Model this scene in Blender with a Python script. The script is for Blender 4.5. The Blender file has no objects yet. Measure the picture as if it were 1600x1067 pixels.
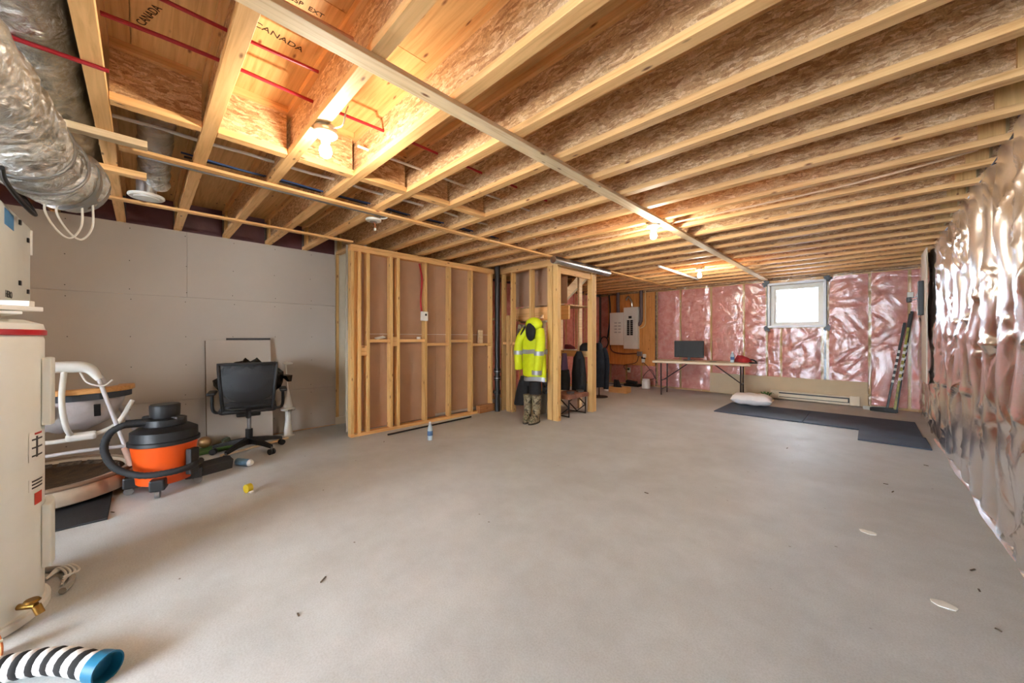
import bpy, math, random
import numpy as np
from mathutils import Vector, Matrix
random.seed(7)
rng = np.random.default_rng(5)
PI = math.pi
scene = bpy.context.scene
col = scene.collection

# ------------------------------------------------------------------ camera, world, exposure
CAM_H = 1.19
YAW = math.radians(44.54)
FPX = 568.0
HORIZON = 527.5
cam_data = bpy.data.cameras.new('camera')
cam = bpy.data.objects.new('camera', cam_data)
col.objects.link(cam)
cam.location = (0, 0, CAM_H)
cam.rotation_euler = (PI / 2, 0, YAW)
cam_data.sensor_width = 36.0
cam_data.lens = FPX / 1600 * 36
cam_data.shift_y = -(533.5 - HORIZON) / 1600
cam_data.clip_start = 0.02
scene.camera = cam
scene.view_settings.view_transform = 'Standard'
scene.view_settings.look = 'None'
scene.view_settings.gamma = 1
scene.view_settings.use_curve_mapping = False
scene.view_settings.exposure = 1.75
world = bpy.data.worlds.new('sky')
scene.world = world
world.use_nodes = True
bg = world.node_tree.nodes['Background']
bg.inputs[0].default_value = (0.80, 0.90, 1.0, 1)     # flat overcast winter sky
SKY = 13.5
bg.inputs[1].default_value = SKY
try:
    scene.cycles.use_denoising = True
    scene.cycles.max_bounces = 10
    scene.cycles.diffuse_bounces = 6
    scene.cycles.transparent_max_bounces = 16
    scene.cycles.sample_clamp_indirect = 6
    scene.cycles.caustics_reflective = False
    scene.cycles.caustics_refractive = False
except Exception:
    pass
BULB_COL = (1.0, 0.91, 0.77)
BULB_STRENGTH = 235.0

# ------------------------------------------------------------------ pixel -> place helpers
S_, C_ = math.sin(YAW), math.cos(YAW)
def ray(px, py):
    u = (px - 800) / FPX; v = (HORIZON - py) / FPX
    return (-S_ + u * C_, C_ + u * S_, v)
def onz(px, py, z):
    r = ray(px, py); k = (z - CAM_H) / r[2]; return Vector((r[0] * k, r[1] * k, z))
def onx(px, py, x):
    r = ray(px, py); k = x / r[0]; return Vector((x, r[1] * k, CAM_H + r[2] * k))
def ony(px, py, y):
    r = ray(px, py); k = y / r[1]; return Vector((r[0] * k, y, CAM_H + r[2] * k))

# ------------------------------------------------------------------ materials
MATS = {}
def new_mat(name):
    m = bpy.data.materials.new(name); m.use_nodes = True
    nt = m.node_tree
    return m, nt, nt.nodes['Principled BSDF']
def lin(c):
    return tuple(((x / 255) / 12.92 if x / 255 <= 0.04045 else ((x / 255 + 0.055) / 1.055) ** 2.4) for x in c) + (1,)
def N(nt, kind, **kw):
    n = nt.nodes.new(kind)
    for k, v in kw.items():
        setattr(n, k, v)
    return n
def ramp(nt, fac, stops):
    r = N(nt, 'ShaderNodeValToRGB')
    el = r.color_ramp.elements
    while len(el) < len(stops): el.new(0.5)
    for e, (p, c) in zip(el, stops):
        e.position = p; e.color = c
    nt.links.new(fac, r.inputs[0])
    return r.outputs[0]
def coords(nt, scale=(1, 1, 1), rot=(0, 0, 0), kind='Object'):
    tc = N(nt, 'ShaderNodeTexCoord'); mp = N(nt, 'ShaderNodeMapping')
    mp.inputs['Scale'].default_value = scale
    mp.inputs['Rotation'].default_value = rot
    nt.links.new(tc.outputs[kind], mp.inputs[0])
    return mp.outputs[0]
def noise(nt, vec, scale, detail=4, rough=0.55, dist=0.0):
    n = N(nt, 'ShaderNodeTexNoise')
    n.inputs['Scale'].default_value = scale; n.inputs['Detail'].default_value = detail
    n.inputs['Roughness'].default_value = rough; n.inputs['Distortion'].default_value = dist
    nt.links.new(vec, n.inputs['Vector'])
    return n
def mixc(nt, fac, a, b, blend='MIX'):
    m = N(nt, 'ShaderNodeMix', data_type='RGBA', blend_type=blend)
    for sock, v in ((m.inputs[0], fac), (m.inputs[6], a), (m.inputs[7], b)):
        if hasattr(v, 'is_output') or isinstance(v, bpy.types.NodeSocket): nt.links.new(v, sock)
        else: sock.default_value = v
    return m.outputs[2]
def add_bump(nt, bsdf, height, strength=0.3, dist=0.01):
    b = N(nt, 'ShaderNodeBump'); b.inputs['Strength'].default_value = strength; b.inputs['Distance'].default_value = dist
    nt.links.new(height, b.inputs['Height']); nt.links.new(b.outputs[0], bsdf.inputs['Normal'])
def plain(name, rgb, rough=0.5, metal=0.0, var=0.08, nscale=8, bump=0.0, bscale=60, coat=0.0):
    if name in MATS: return MATS[name]
    m, nt, p = new_mat(name)
    c = lin(rgb); v = coords(nt)
    n = noise(nt, v, nscale, 5)
    dark = tuple(x * (1 - 2 * var) for x in c[:3]) + (1,); lite = tuple(min(1, x * (1 + var)) for x in c[:3]) + (1,)
    nt.links.new(ramp(nt, n.outputs[0], [(0.3, dark), (0.7, lite)]), p.inputs['Base Color'])
    p.inputs['Roughness'].default_value = rough; p.inputs['Metallic'].default_value = metal
    if coat: p.inputs['Coat Weight'].default_value = coat
    if bump:
        n2 = noise(nt, v, bscale, 4); add_bump(nt, p, n2.outputs[0], bump)
    MATS[name] = m; return m
def wood(name, base, dark, axis, knots=True, rough=0.6, red=None):
    if name in MATS: return MATS[name]
    m, nt, p = new_mat(name)
    sc = [14.0, 14.0, 14.0]; sc[axis] = 0.7
    v = coords(nt, tuple(sc))
    oi = N(nt, 'ShaderNodeObjectInfo')
    add = N(nt, 'ShaderNodeVectorMath', operation='MULTIPLY_ADD')
    cmb = N(nt, 'ShaderNodeCombineXYZ')
    for i in range(3): nt.links.new(oi.outputs['Random'], cmb.inputs[i])
    nt.links.new(cmb.outputs[0], add.inputs[0]); add.inputs[1].default_value = (37, 53, 71)
    nt.links.new(v, add.inputs[2])
    v = add.outputs[0]
    n1 = noise(nt, v, 3.0, 6, 0.6, 0.8)
    c = ramp(nt, n1.outputs[0], [(0.28, lin(dark)), (0.5, lin(base)), (0.75, lin(tuple(min(255, x + 14) for x in base)))])
    if knots:
        sk = [13.0, 13.0, 13.0]; sk[axis] = 4.5
        vk = coords(nt, tuple(sk))
        add2 = N(nt, 'ShaderNodeVectorMath', operation='MULTIPLY_ADD'); nt.links.new(cmb.outputs[0], add2.inputs[0])
        add2.inputs[1].default_value = (17, 23, 31); nt.links.new(vk, add2.inputs[2])
        vo = N(nt, 'ShaderNodeTexVoronoi'); vo.inputs['Scale'].default_value = 1.0
        nt.links.new(add2.outputs[0], vo.inputs['Vector'])
        k = ramp(nt, vo.outputs['Distance'], [(0.05, (1, 1, 1, 1)), (0.13, (0, 0, 0, 1))])
        c = mixc(nt, k, c, lin((128, 74, 34)))
    hsv = N(nt, 'ShaderNodeHueSaturation')
    mr = N(nt, 'ShaderNodeMapRange'); nt.links.new(oi.outputs['Random'], mr.inputs[0])
    mr.inputs[3].default_value = 0.86; mr.inputs[4].default_value = 1.1
    nt.links.new(mr.outputs[0], hsv.inputs['Value']); nt.links.new(c, hsv.inputs['Color'])
    nt.links.new(hsv.outputs[0], p.inputs['Base Color'])
    p.inputs['Roughness'].default_value = rough
    add_bump(nt, p, n1.outputs[0], 0.15, 0.003)
    MATS[name] = m; return m
def osb(name, plane='xz', tint=1.0):
    """wood strands: three layers of long voronoi cells lying at different angles"""
    m, nt, p = new_mat(name)
    base = coords(nt)
    oi = N(nt, 'ShaderNodeObjectInfo')
    cmb = N(nt, 'ShaderNodeCombineXYZ')
    for i in range(3): nt.links.new(oi.outputs['Random'], cmb.inputs[i])
    ad = N(nt, 'ShaderNodeVectorMath', operation='MULTIPLY_ADD'); nt.links.new(cmb.outputs[0], ad.inputs[0]); ad.inputs[1].default_value = (19, 7, 13)
    nt.links.new(base, ad.inputs[2])
    wob = noise(nt, ad.outputs[0], 9, 3)
    wv = N(nt, 'ShaderNodeVectorMath', operation='MULTIPLY_ADD'); nt.links.new(wob.outputs['Color'], wv.inputs[0]); wv.inputs[1].default_value = (0.05, 0.05, 0.05); nt.links.new(ad.outputs[0], wv.inputs[2])
    cols = [lin((214, 178, 128)), lin((198, 158, 108)), lin((234, 210, 170)), lin((172, 126, 80))]
    out = None; hts = []
    for i, (ang, sx, sy) in enumerate(((0.35, 14, 52), (-0.5, 17, 64), (1.2, 19, 58), (-1.0, 24, 80), (0.15, 21, 90))):
        mp = N(nt, 'ShaderNodeMapping')
        if plane == 'xz': mp.inputs['Rotation'].default_value = (0, ang, 0); mp.inputs['Scale'].default_value = (sx, 4, sy)
        elif plane == 'yz': mp.inputs['Rotation'].default_value = (ang, 0, 0); mp.inputs['Scale'].default_value = (4, sx, sy)
        else: mp.inputs['Rotation'].default_value = (0, 0, ang); mp.inputs['Scale'].default_value = (sx, sy, 4)
        nt.links.new(wv.outputs[0], mp.inputs[0])
        vo = N(nt, 'ShaderNodeTexVoronoi'); vo.inputs['Scale'].default_value = 1.0
        nt.links.new(mp.outputs[0], vo.inputs['Vector'])
        sep = N(nt, 'ShaderNodeSeparateColor'); nt.links.new(vo.outputs['Color'], sep.inputs[0])
        c = ramp(nt, sep.outputs[0], [(0.0, cols[3]), (0.25, cols[1]), (0.6, cols[0]), (1.0, cols[2])])
        if out is None: out = c
        else:
            pick = ramp(nt, sep.outputs[1], [(0.52, (0, 0, 0, 1)), (0.56, (1, 1, 1, 1))])
            out = mixc(nt, pick, out, c)
        hts.append(sep.outputs[2])
    fine = noise(nt, wv.outputs[0], 75, 4, 0.7, 1.5)
    out = mixc(nt, 0.55, out, ramp(nt, fine.outputs[0], [(0.36, lin((176, 140, 100))), (0.58, lin((255, 250, 240)))]), 'MULTIPLY')
    big = noise(nt, ad.outputs[0], 3.5, 3)
    out = mixc(nt, 0.4, out, ramp(nt, big.outputs[0], [(0.3, lin((196, 164, 124))), (0.7, lin((252, 240, 222)))]), 'MULTIPLY')
    hs = N(nt, 'ShaderNodeHueSaturation'); hs.inputs['Value'].default_value = 1.2; hs.inputs['Saturation'].default_value = 0.95
    nt.links.new(out, hs.inputs['Color']); nt.links.new(hs.outputs[0], p.inputs['Base Color'])
    p.inputs['Roughness'].default_value = 0.55
    add_bump(nt, p, hts[0], 0.25, 0.004)
    MATS[name] = m; return m
def concrete():
    m, nt, p = new_mat('concrete_floor')
    v = coords(nt)
    a = noise(nt, v, 0.55, 6, 0.6, 0.4); b = noise(nt, v, 3.2, 9, 0.7); d = noise(nt, v, 140, 3, 0.7)
    c = ramp(nt, a.outputs[0], [(0.32, lin((192, 195, 195))), (0.52, lin((207, 211, 212))), (0.7, lin((220, 223, 225)))])
    c2 = ramp(nt, b.outputs[0], [(0.3, lin((226, 223, 219))), (0.62, lin((252, 251, 249)))])
    c = mixc(nt, 0.75, c, c2, 'MULTIPLY')
    c = mixc(nt, 0.3, c, ramp(nt, d.outputs[0], [(0.3, lin((170, 165, 158))), (0.6, (1, 1, 1, 1))]), 'MULTIPLY')
    # scattered scuffs and dark specks of dirt
    vs = coords(nt, (5.5, 8.5, 1), (0, 0, 0.6))
    vo = N(nt, 'ShaderNodeTexVoronoi'); vo.inputs['Scale'].default_value = 1.3; nt.links.new(vs, vo.inputs['Vector'])
    sp = N(nt, 'ShaderNodeSeparateColor'); nt.links.new(vo.outputs['Color'], sp.inputs[0])
    dots = ramp(nt, vo.outputs['Distance'], [(0.03, (1, 1, 1, 1)), (0.07, (0, 0, 0, 1))])
    few = ramp(nt, sp.outputs[0], [(0.82, (0, 0, 0, 1)), (0.86, (1, 1, 1, 1))])
    msk = mixc(nt, 1.0, dots, few, 'MULTIPLY')
    c = mixc(nt, msk, c, lin((112, 102, 90)))
    nt.links.new(c, p.inputs['Base Color'])
    rr = ramp(nt, b.outputs[0], [(0.3, (0.42, 0.42, 0.42, 1)), (0.7, (0.62, 0.62, 0.62, 1))])
    nt.links.new(rr, p.inputs['Roughness'])
    add_bump(nt, p, b.outputs[0], 0.08, 0.01)
    return m
def poly(name, tint, film=0.13, rough=0.16, bump=0.12, gloss=1.0):
    """clear polyethylene film: mostly see-through, with a glossy surface and a little milkiness"""
    m, nt, p = new_mat(name)
    out = nt.nodes['Material Output']
    tr = N(nt, 'ShaderNodeBsdfTransparent'); tr.inputs[0].default_value = tint
    p.inputs['Base Color'].default_value = (0.86, 0.84, 0.85, 1); p.inputs['Roughness'].default_value = rough
    p.inputs['Specular IOR Level'].default_value = 0.9
    fr = N(nt, 'ShaderNodeFresnel'); fr.inputs[0].default_value = 1.62
    ma = N(nt, 'ShaderNodeMath', operation='MULTIPLY_ADD'); nt.links.new(fr.outputs[0], ma.inputs[0]); ma.inputs[1].default_value = gloss; ma.inputs[2].default_value = film
    ma.use_clamp = True
    v = coords(nt); n = noise(nt, v, 11, 5, 0.6, 0.8); n2 = noise(nt, v, 42, 3)
    su = N(nt, 'ShaderNodeMath', operation='MULTIPLY_ADD'); nt.links.new(n2.outputs[0], su.inputs[0]); su.inputs[1].default_value = 0.18; nt.links.new(n.outputs[0], su.inputs[2])
    add_bump(nt, p, su.outputs[0], bump, 0.02)
    gl = N(nt, 'ShaderNodeBsdfGlossy'); gl.inputs['Roughness'].default_value = rough; gl.inputs[0].default_value = (1, 1, 1, 1)
    bmp = [x for x in nt.nodes if x.bl_idname == 'ShaderNodeBump'][0]
    nt.links.new(bmp.outputs[0], gl.inputs['Normal']); nt.links.new(bmp.outputs[0], fr.inputs['Normal'])
    m1 = N(nt, 'ShaderNodeMixShader'); m1.inputs[0].default_value = film; nt.links.new(tr.outputs[0], m1.inputs[1])
    di = N(nt, 'ShaderNodeBsdfDiffuse'); di.inputs[0].default_value = (0.82, 0.80, 0.80, 1); nt.links.new(di.outputs[0], m1.inputs[2])
    m2 = N(nt, 'ShaderNodeMixShader'); nt.links.new(ma.outputs[0], m2.inputs[0]); nt.links.new(m1.outputs[0], m2.inputs[1]); nt.links.new(gl.outputs[0], m2.inputs[2])
    ma.inputs[2].default_value = 0.03
    nt.links.new(m2.outputs[0], out.inputs[0])
    MATS[name] = m; return m
def glow(name, rgb, s):
    m, nt, p = new_mat(name)
    p.inputs['Base Color'].default_value = (1, 1, 1, 1)
    p.inputs['Emission Color'].default_value = rgb + (1,); p.inputs['Emission Strength'].default_value = s
    MATS[name] = m; return m
def foil():
    m, nt, p = new_mat('foil')
    v = coords(nt, (1, 1, 1)); n = noise(nt, v, 26, 6, 0.65, 1.2); n2 = noise(nt, v, 7, 3, 0.5, 0.6)
    nt.links.new(ramp(nt, n2.outputs[0], [(0.3, lin((176, 172, 160))), (0.7, lin((226, 224, 218)))]), p.inputs['Base Color'])
    p.inputs['Metallic'].default_value = 0.92; p.inputs['Roughness'].default_value = 0.27
    add_bump(nt, p, n.outputs[0], 0.9, 0.02)
    MATS['foil'] = m; return m
def stripes(name, a, b, scale, axis=0):
    m, nt, p = new_mat(name)
    tc = N(nt, 'ShaderNodeTexCoord'); sx = N(nt, 'ShaderNodeSeparateXYZ'); nt.links.new(tc.outputs['UV'], sx.inputs[0])
    mu = N(nt, 'ShaderNodeMath', operation='MULTIPLY'); nt.links.new(sx.outputs[axis], mu.inputs[0]); mu.inputs[1].default_value = scale
    fr = N(nt, 'ShaderNodeMath', operation='FRACT'); nt.links.new(mu.outputs[0], fr.inputs[0])
    nt.links.new(ramp(nt, fr.outputs[0], [(0.49, lin(a)), (0.51, lin(b))]), p.inputs['Base Color'])
    p.inputs['Roughness'].default_value = 0.8
    MATS[name] = m; return m
def camo():
    m, nt, p = new_mat('camo_cloth')
    v = coords(nt); n = noise(nt, v, 16, 3, 0.5, 1.0)
    nt.links.new(ramp(nt, n.outputs[0], [(0.38, lin((62, 54, 40))), (0.45, lin((120, 106, 80))), (0.53, lin((150, 138, 112))), (0.6, lin((84, 86, 58)))]), p.inputs['Base Color'])
    for e in [x for x in nt.nodes if x.bl_idname == 'ShaderNodeValToRGB']: e.color_ramp.interpolation = 'CONSTANT'
    p.inputs['Roughness'].default_value = 0.75
    MATS['camo_cloth'] = m; return m

PINE = (232, 180, 116); PINE_D = (210, 152, 86)
W_X = wood('lumber_along_joist', PINE, PINE_D, 0)
W_Y = wood('lumber_along_room', PINE, PINE_D, 1)
W_Z = wood('lumber_upright', (222, 178, 112), (200, 150, 86), 2)
W_PALE = wood('pale_strapping', (236, 208, 164), (216, 180, 128), 1)
PLY = wood('subfloor_plywood', (218, 172, 108), (196, 144, 80), 0, knots=True)
PLYW = wood('panel_plywood', (206, 140, 70), (176, 108, 46), 2)
OSB_XZ = osb('osb_web'); OSB_YZ = osb('osb_block', 'yz')
CONC = concrete()
POLY = poly('vapour_film', (0.985, 0.97, 0.96, 1), 0.05, 0.24, 0.10, 0.7)
POLY_R = poly('vapour_film_side', (0.96, 0.94, 0.93, 1), 0.46, 0.25, 0.09, 0.95)
def pink_mat(name, a, b, c):
    m, nt, p = new_mat(name)
    v = coords(nt); n = noise(nt, v, 9, 8, 0.7, 0.6); n2 = noise(nt, v, 60, 4, 0.7)
    cc = ramp(nt, n.outputs[0], [(0.3, lin(a)), (0.5, lin(b)), (0.72, lin(c))])
    nt.links.new(cc, p.inputs['Base Color']); p.inputs['Roughness'].default_value = 0.95
    add_bump(nt, p, n2.outputs[0], 0.5, 0.02)
    MATS[name] = m; return m
PINK = pink_mat('pink_fibre', (222, 124, 114), (238, 156, 140), (246, 184, 166))
PINK_B = pink_mat('dusty_pink_fibre', (176, 112, 96), (198, 138, 120), (214, 160, 142))
DRY = plain('grey_drywall', (188, 177, 163), 0.9, var=0.02, nscale=2)
DRYB = plain('drywall_back', (176, 138, 108), 0.9, var=0.05, nscale=3)
PAINT = plain('cream_paint', (214, 204, 180), 0.7, var=0.02)
PURPLE = plain('plum_rim_film', (104, 66, 70), 0.4, var=0.1, bump=0.3, bscale=14)
WHITE = plain('white_enamel', (232, 231, 224), 0.35, var=0.02)
CREAM = plain('cream_enamel', (228, 229, 220), 0.35, var=0.02)
BLACK = plain('black_plastic', (26, 26, 28), 0.45, var=0.15)
RUBBER = plain('black_rubber', (34, 35, 38), 0.75, var=0.2, bump=0.2, bscale=120)
BLUEMAT = plain('slate_foam', (58, 72, 92), 0.7, var=0.12, nscale=4, bump=0.15, bscale=160)
GALV = plain('galvanised', (196, 198, 200), 0.28, 0.95, var=0.08)
STEEL = plain('steel', (150, 150, 150), 0.35, 0.9)
REDP = plain('red_cable', (176, 32, 40), 0.45)
WHITEP = plain('white_pipe', (228, 224, 214), 0.4)
BLUEP = plain('blue_cable', (48, 84, 140), 0.5)
DARKC = plain('dark_cable', (36, 36, 44), 0.5)
ORANGE = plain('orange_plastic', (228, 84, 20), 0.4, var=0.03)
BRASS = plain('brass', (150, 112, 52), 0.35, 0.9)
FOIL = foil()
CAMO = camo()
FOAM = plain('spray_foam', (226, 204, 150), 0.8, bump=0.5, bscale=30)

# ------------------------------------------------------------------ mesh builder
class B:
    def __init__(s): s.v = []; s.f = []; s.uv = {}
    def add(s, vs, fs):
        o = len(s.v); s.v += [tuple(p) for p in vs]; s.f += [tuple(i + o for i in f) for f in fs]; return s
    def box(s, x0, x1, y0, y1, z0, z1):
        return s.add([(x0, y0, z0), (x1, y0, z0), (x1, y1, z0), (x0, y1, z0), (x0, y0, z1), (x1, y0, z1), (x1, y1, z1), (x0, y1, z1)],
                     [(0, 3, 2, 1), (4, 5, 6, 7), (0, 1, 5, 4), (1, 2, 6, 5), (2, 3, 7, 6), (3, 0, 4, 7)])
    def obox(s, c, size, rot=(0, 0, 0)):
        M = Matrix.Translation(c) @ (Matrix.Rotation(rot[2], 4, 'Z') @ Matrix.Rotation(rot[1], 4, 'Y') @ Matrix.Rotation(rot[0], 4, 'X'))
        t = B().box(-size[0] / 2, size[0] / 2, -size[1] / 2, size[1] / 2, -size[2] / 2, size[2] / 2)
        return s.add([M @ Vector(p) for p in t.v], t.f)
    def beam(s, p0, p1, w, hgt, up=(0, 0, 1)):
        p0, p1 = Vector(p0), Vector(p1); d = (p1 - p0).normalized(); sd = d.cross(Vector(up)).normalized(); u2 = sd.cross(d)
        q = []
        for p in (p0, p1):
            for a, b in ((-1, -1), (1, -1), (1, 1), (-1, 1)): q.append(p + sd * (a * w / 2) + u2 * (b * hgt / 2))
        return s.add(q, [(3, 2, 1, 0), (4, 5, 6, 7), (0, 1, 5, 4), (1, 2, 6, 5), (2, 3, 7, 6), (3, 0, 4, 7)])
    def loft(s, rings, cap=True, closed=True):
        n = len(rings[0]); vs = [p for r in rings for p in r]; fs = []
        for i in range(len(rings) - 1):
            for j in range(n if closed else n - 1):
                k = (j + 1) % n
                fs.append((i * n + j, i * n + k, (i + 1) * n + k, (i + 1) * n + j))
        if cap and closed:
            fs.append(tuple(range(n - 1, -1, -1))); m = (len(rings) - 1) * n; fs.append(tuple(range(m, m + n)))
        return s.add(vs, fs)
    def tube(s, path, r, n=8, cap=True, flat=1.0):
        path = [Vector(p) for p in path]; rings = []; prev = None
        for i, p in enumerate(path):
            d = (path[min(i + 1, len(path) - 1)] - path[max(i - 1, 0)]).normalized()
            if prev is None:
                a = Vector((0, 0, 1)) if abs(d.z) < 0.9 else Vector((1, 0, 0)); sd = d.cross(a).normalized()
            else:
                sd = (prev - d * prev.dot(d)).normalized()
            prev = sd; up = sd.cross(d); rr = r[i] if isinstance(r, (list, tuple)) else r
            rings.append([p + sd * (rr * math.cos(2 * PI * j / n)) + up * (rr * flat * math.sin(2 * PI * j / n)) for j in range(n)])
        return s.loft(rings, cap)
    def cyl(s, p0, p1, r0, r1=None, n=20): return s.tube([p0, p1], [r0, r0 if r1 is None else r1], n)
    def lathe(s, prof, n=28, c=(0, 0, 0), cap=True):
        rings = [[(c[0] + r * math.cos(2 * PI * j / n), c[1] + r * math.sin(2 * PI * j / n), c[2] + z) for j in range(n)] for r, z in prof]
        return s.loft(rings, cap)
    def ball(s, c, r, n=14, m=9):
        if not isinstance(r, (tuple, list)): r = (r, r, r)
        rings = [[(c[0] + r[0] * math.sin(t) * math.cos(2 * PI * j / n), c[1] + r[1] * math.sin(t) * math.sin(2 * PI * j / n), c[2] - r[2] * math.cos(t)) for j in range(n)]
                 for t in [0.02 + (PI - 0.04) * i / (m - 1) for i in range(m)]]
        return s.loft(rings, True)
    def prism(s, pts, a, b, axis=0):
        def P(p, t):
            return {0: (t, p[0], p[1]), 1: (p[0], t, p[1]), 2: (p[0], p[1], t)}[axis]
        return s.loft([[P(p, a) for p in pts], [P(p, b) for p in pts]], True)
    def mesh(s, name, smooth=False):
        me = bpy.data.meshes.new(name); me.from_pydata(s.v, [], s.f)
        import bmesh as bm_
        b = bm_.new(); b.from_mesh(me); bm_.ops.recalc_face_normals(b, faces=b.faces); b.to_mesh(me); b.free()
        if smooth:
            me.polygons.foreach_set('use_smooth', [True] * len(me.polygons)); me.set_sharp_from_angle(angle=math.radians(42))
        return me
    def build(s, name, m, parent=None, smooth=False, bevel=0.0, loc=None, rot=None):
        me = s.mesh(name, smooth); me.materials.append(m)
        return put(name, me, parent, bevel, loc, rot)
def put(name, me, parent=None, bevel=0.0, loc=None, rot=None):
    o = bpy.data.objects.new(name, me); col.objects.link(o)
    if parent: o.parent = parent
    if loc: o.location = loc
    if rot: o.rotation_euler = rot
    if bevel:
        md = o.modifiers.new('bevel', 'BEVEL'); md.width = bevel; md.segments = 2; md.limit_method = 'ANGLE'
    return o
def tag(o, label, cat=None, group=None, kind=None):
    o['label'] = label
    if cat: o['category'] = cat
    if group: o['group'] = group
    if kind: o['kind'] = kind
    return o
def thing(name, label, cat, loc=(0, 0, 0), rotz=0, group=None):
    o = bpy.data.objects.new(name, None); col.objects.link(o); o.empty_display_size = 0.05
    o.location = loc; o.rotation_euler = (0, 0, rotz)
    return tag(o, label, cat, group)
def struct(o, label): return tag(o, label, 'building', None, 'structure')
def copy_tree(o, parent=None):
    c = o.copy(); col.objects.link(c); c.parent = parent
    for ch in o.children: copy_tree(ch, c)
    return c
def arc(pts, n=8):
    """smooth path through points (Catmull-Rom)"""
    P = [Vector(p) for p in pts]; P = [P[0] * 2 - P[1]] + P + [P[-1] * 2 - P[-2]]; out = []
    for i in range(1, len(P) - 2):
        for k in range(n):
            t = k / n; a, b, c, d = P[i - 1], P[i], P[i + 1], P[i + 2]
            out.append(0.5 * ((2 * b) + (c - a) * t + (2 * a - 5 * b + 4 * c - d) * t * t + (3 * b - a - 3 * c + d) * t ** 3))
    out.append(P[-2]); return out
def text_mesh(body, size, name, m, parent=None, loc=(0, 0, 0), rot=(0, 0, 0)):
    cu = bpy.data.curves.new(name, 'FONT'); cu.body = body; cu.size = size; cu.extrude = 0.0006; cu.align_x = 'CENTER'; cu.align_y = 'CENTER'
    t = bpy.data.objects.new(name, cu); col.objects.link(t)
    bpy.context.view_layer.update()
    me = bpy.data.meshes.new_from_object(t.evaluated_get(bpy.context.evaluated_depsgraph_get()))
    bpy.data.objects.remove(t); me.materials.clear(); me.materials.append(m)
    return put(name, me, parent, 0, loc, rot)

# ------------------------------------------------------------------ room numbers
XL, XR = -5.2, 0.58          # drywall face, poly face
YB, YF = -3.6, 8.7
H = 2.33                      # underside of the joists
ZS = H + 0.302                # underside of the subfloor
JW = 0.408
JC = [1.893 + JW * n for n in range(-13, 17)]

# ------------------------------------------------------------------ floor
fl = struct(B().box(-5.5, 0.95, YB - 0.2, YF + 0.3, -0.12, 0).build('floor', CONC), 'pale grey concrete basement floor slab')

# ------------------------------------------------------------------ ceiling: subfloor, joists, blocking, strapping
ceil = struct(B().box(-5.5, 0.95, YB - 0.2, YF + 0.3, ZS + 0.018, ZS + 0.10).build('ceiling', PLY), 'underside of the floor above with bare joists')
y = YB - 0.1; k = 0
while y < YF:
    y1 = min(y + 1.22, YF + 0.1)
    xs = [-5.4, -4.1 if k % 2 else -2.9, -1.66 if k % 2 else -0.46, 0.85]
    for i in range(3):
        B().box(xs[i] + 0.002, xs[i + 1] - 0.002, y + 0.002, y1 - 0.002, ZS, ZS + 0.018).build('subfloor_sheet', PLY, ceil)
    y = y1; k += 1
x0, x1 = XL - 0.06, XR + 0.06
web = B().box(x0, x1, -0.005, 0.005, 0.036, 0.266).mesh('joist_web'); web.materials.append(OSB_XZ)
flg = B().box(x0, x1, -0.032, 0.032, 0, 0.038).mesh('joist_flange'); flg.materials.append(W_X)
stf = B().box(-0.05, 0.05, -0.027, -0.006, 0.04, 0.262).mesh('web_stiffener'); stf.materials.append(W_Z)
for yc in JC:
    j = put('floor_joist', web, ceil, 0, (0, yc, H))
    put('bottom_flange', flg, j, 0.002); put('top_flange', flg, j, 0.0, (0, 0, 0.264))
    for xe in (XL + 0.06, XR - 0.07): put('web_stiffener', stf, j, 0, (xe, 0, 0))
# blocking panels between joists (short I-joist pieces along the room)
bw = B().box(-0.005, 0.005, -JW / 2 + 0.034, JW / 2 - 0.034, 0.038, 0.264).mesh('blocking_web'); bw.materials.append(OSB_YZ)
bf = B().box(-0.032, 0.032, -JW / 2 + 0.034, JW / 2 - 0.034, 0, 0.038).mesh('blocking_flange'); bf.materials.append(W_Y)
for n in range(6, 12):
    q = put('joist_blocking', bw, ceil, 0, (-2.62, JC[n + 2] + JW / 2, H + 0.001)); put('bottom_flange', bf, q, 0.002); put('top_flange', bf, q, 0, (0, 0, 0.263))
# strapping under the joists
def strap(x, w, y0, y1, m, t=0.019, z=None, dx=0.0):
    zz = H - t - 0.001 if z is None else z
    o = B().add([(x - w / 2, y0, zz), (x + w / 2, y0, zz), (x + w / 2 + dx, y1, zz), (x - w / 2 + dx, y1, zz), (x - w / 2, y0, zz + t), (x + w / 2, y0, zz + t), (x + w / 2 + dx, y1, zz + t), (x - w / 2 + dx, y1, zz + t)],
                [(0, 3, 2, 1), (4, 5, 6, 7), (0, 1, 5, 4), (1, 2, 6, 5), (2, 3, 7, 6), (3, 0, 4, 7)]).build('strapping_board', m, ceil, bevel=0.002)
    return o
strap(-1.455, 0.085, -2.2, YF - 0.16, W_PALE, 0.024)
strap(-3.17, 0.064, -0.10, YF - 0.16, W_Y)
strap(-4.36, 0.064, -0.62, 1.74, W_Y)
strap(-3.02, 0.064, -1.9, 0.02, W_PALE, 0.038)
strap(-3.60, 0.064, -1.2, 0.02, W_Y, 0.038)

# lettering stamped on the sheathing
INK = plain('stamp_ink', (70, 46, 26), 0.9)
text_mesh('CANADA', 0.05, 'stamp_lettering', INK, ceil, (-2.02, 0.46, ZS - 0.0008), (PI, 0, PI / 2 + 0.1))
text_mesh('CSP  EXT', 0.035, 'stamp_lettering', INK, ceil, (-1.75, 0.50, ZS - 0.0008), (PI, 0, PI / 2))
text_mesh('CANADA', 0.045, 'stamp_lettering', INK, ceil, (-2.3, 0.02, ZS - 0.0008), (PI, 0, 0.3))
text_mesh('PINE', 0.06, 'stamp_lettering', INK, ceil, (-1.1, -0.2, ZS - 0.0008), (PI, 0, 0.3))

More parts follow.
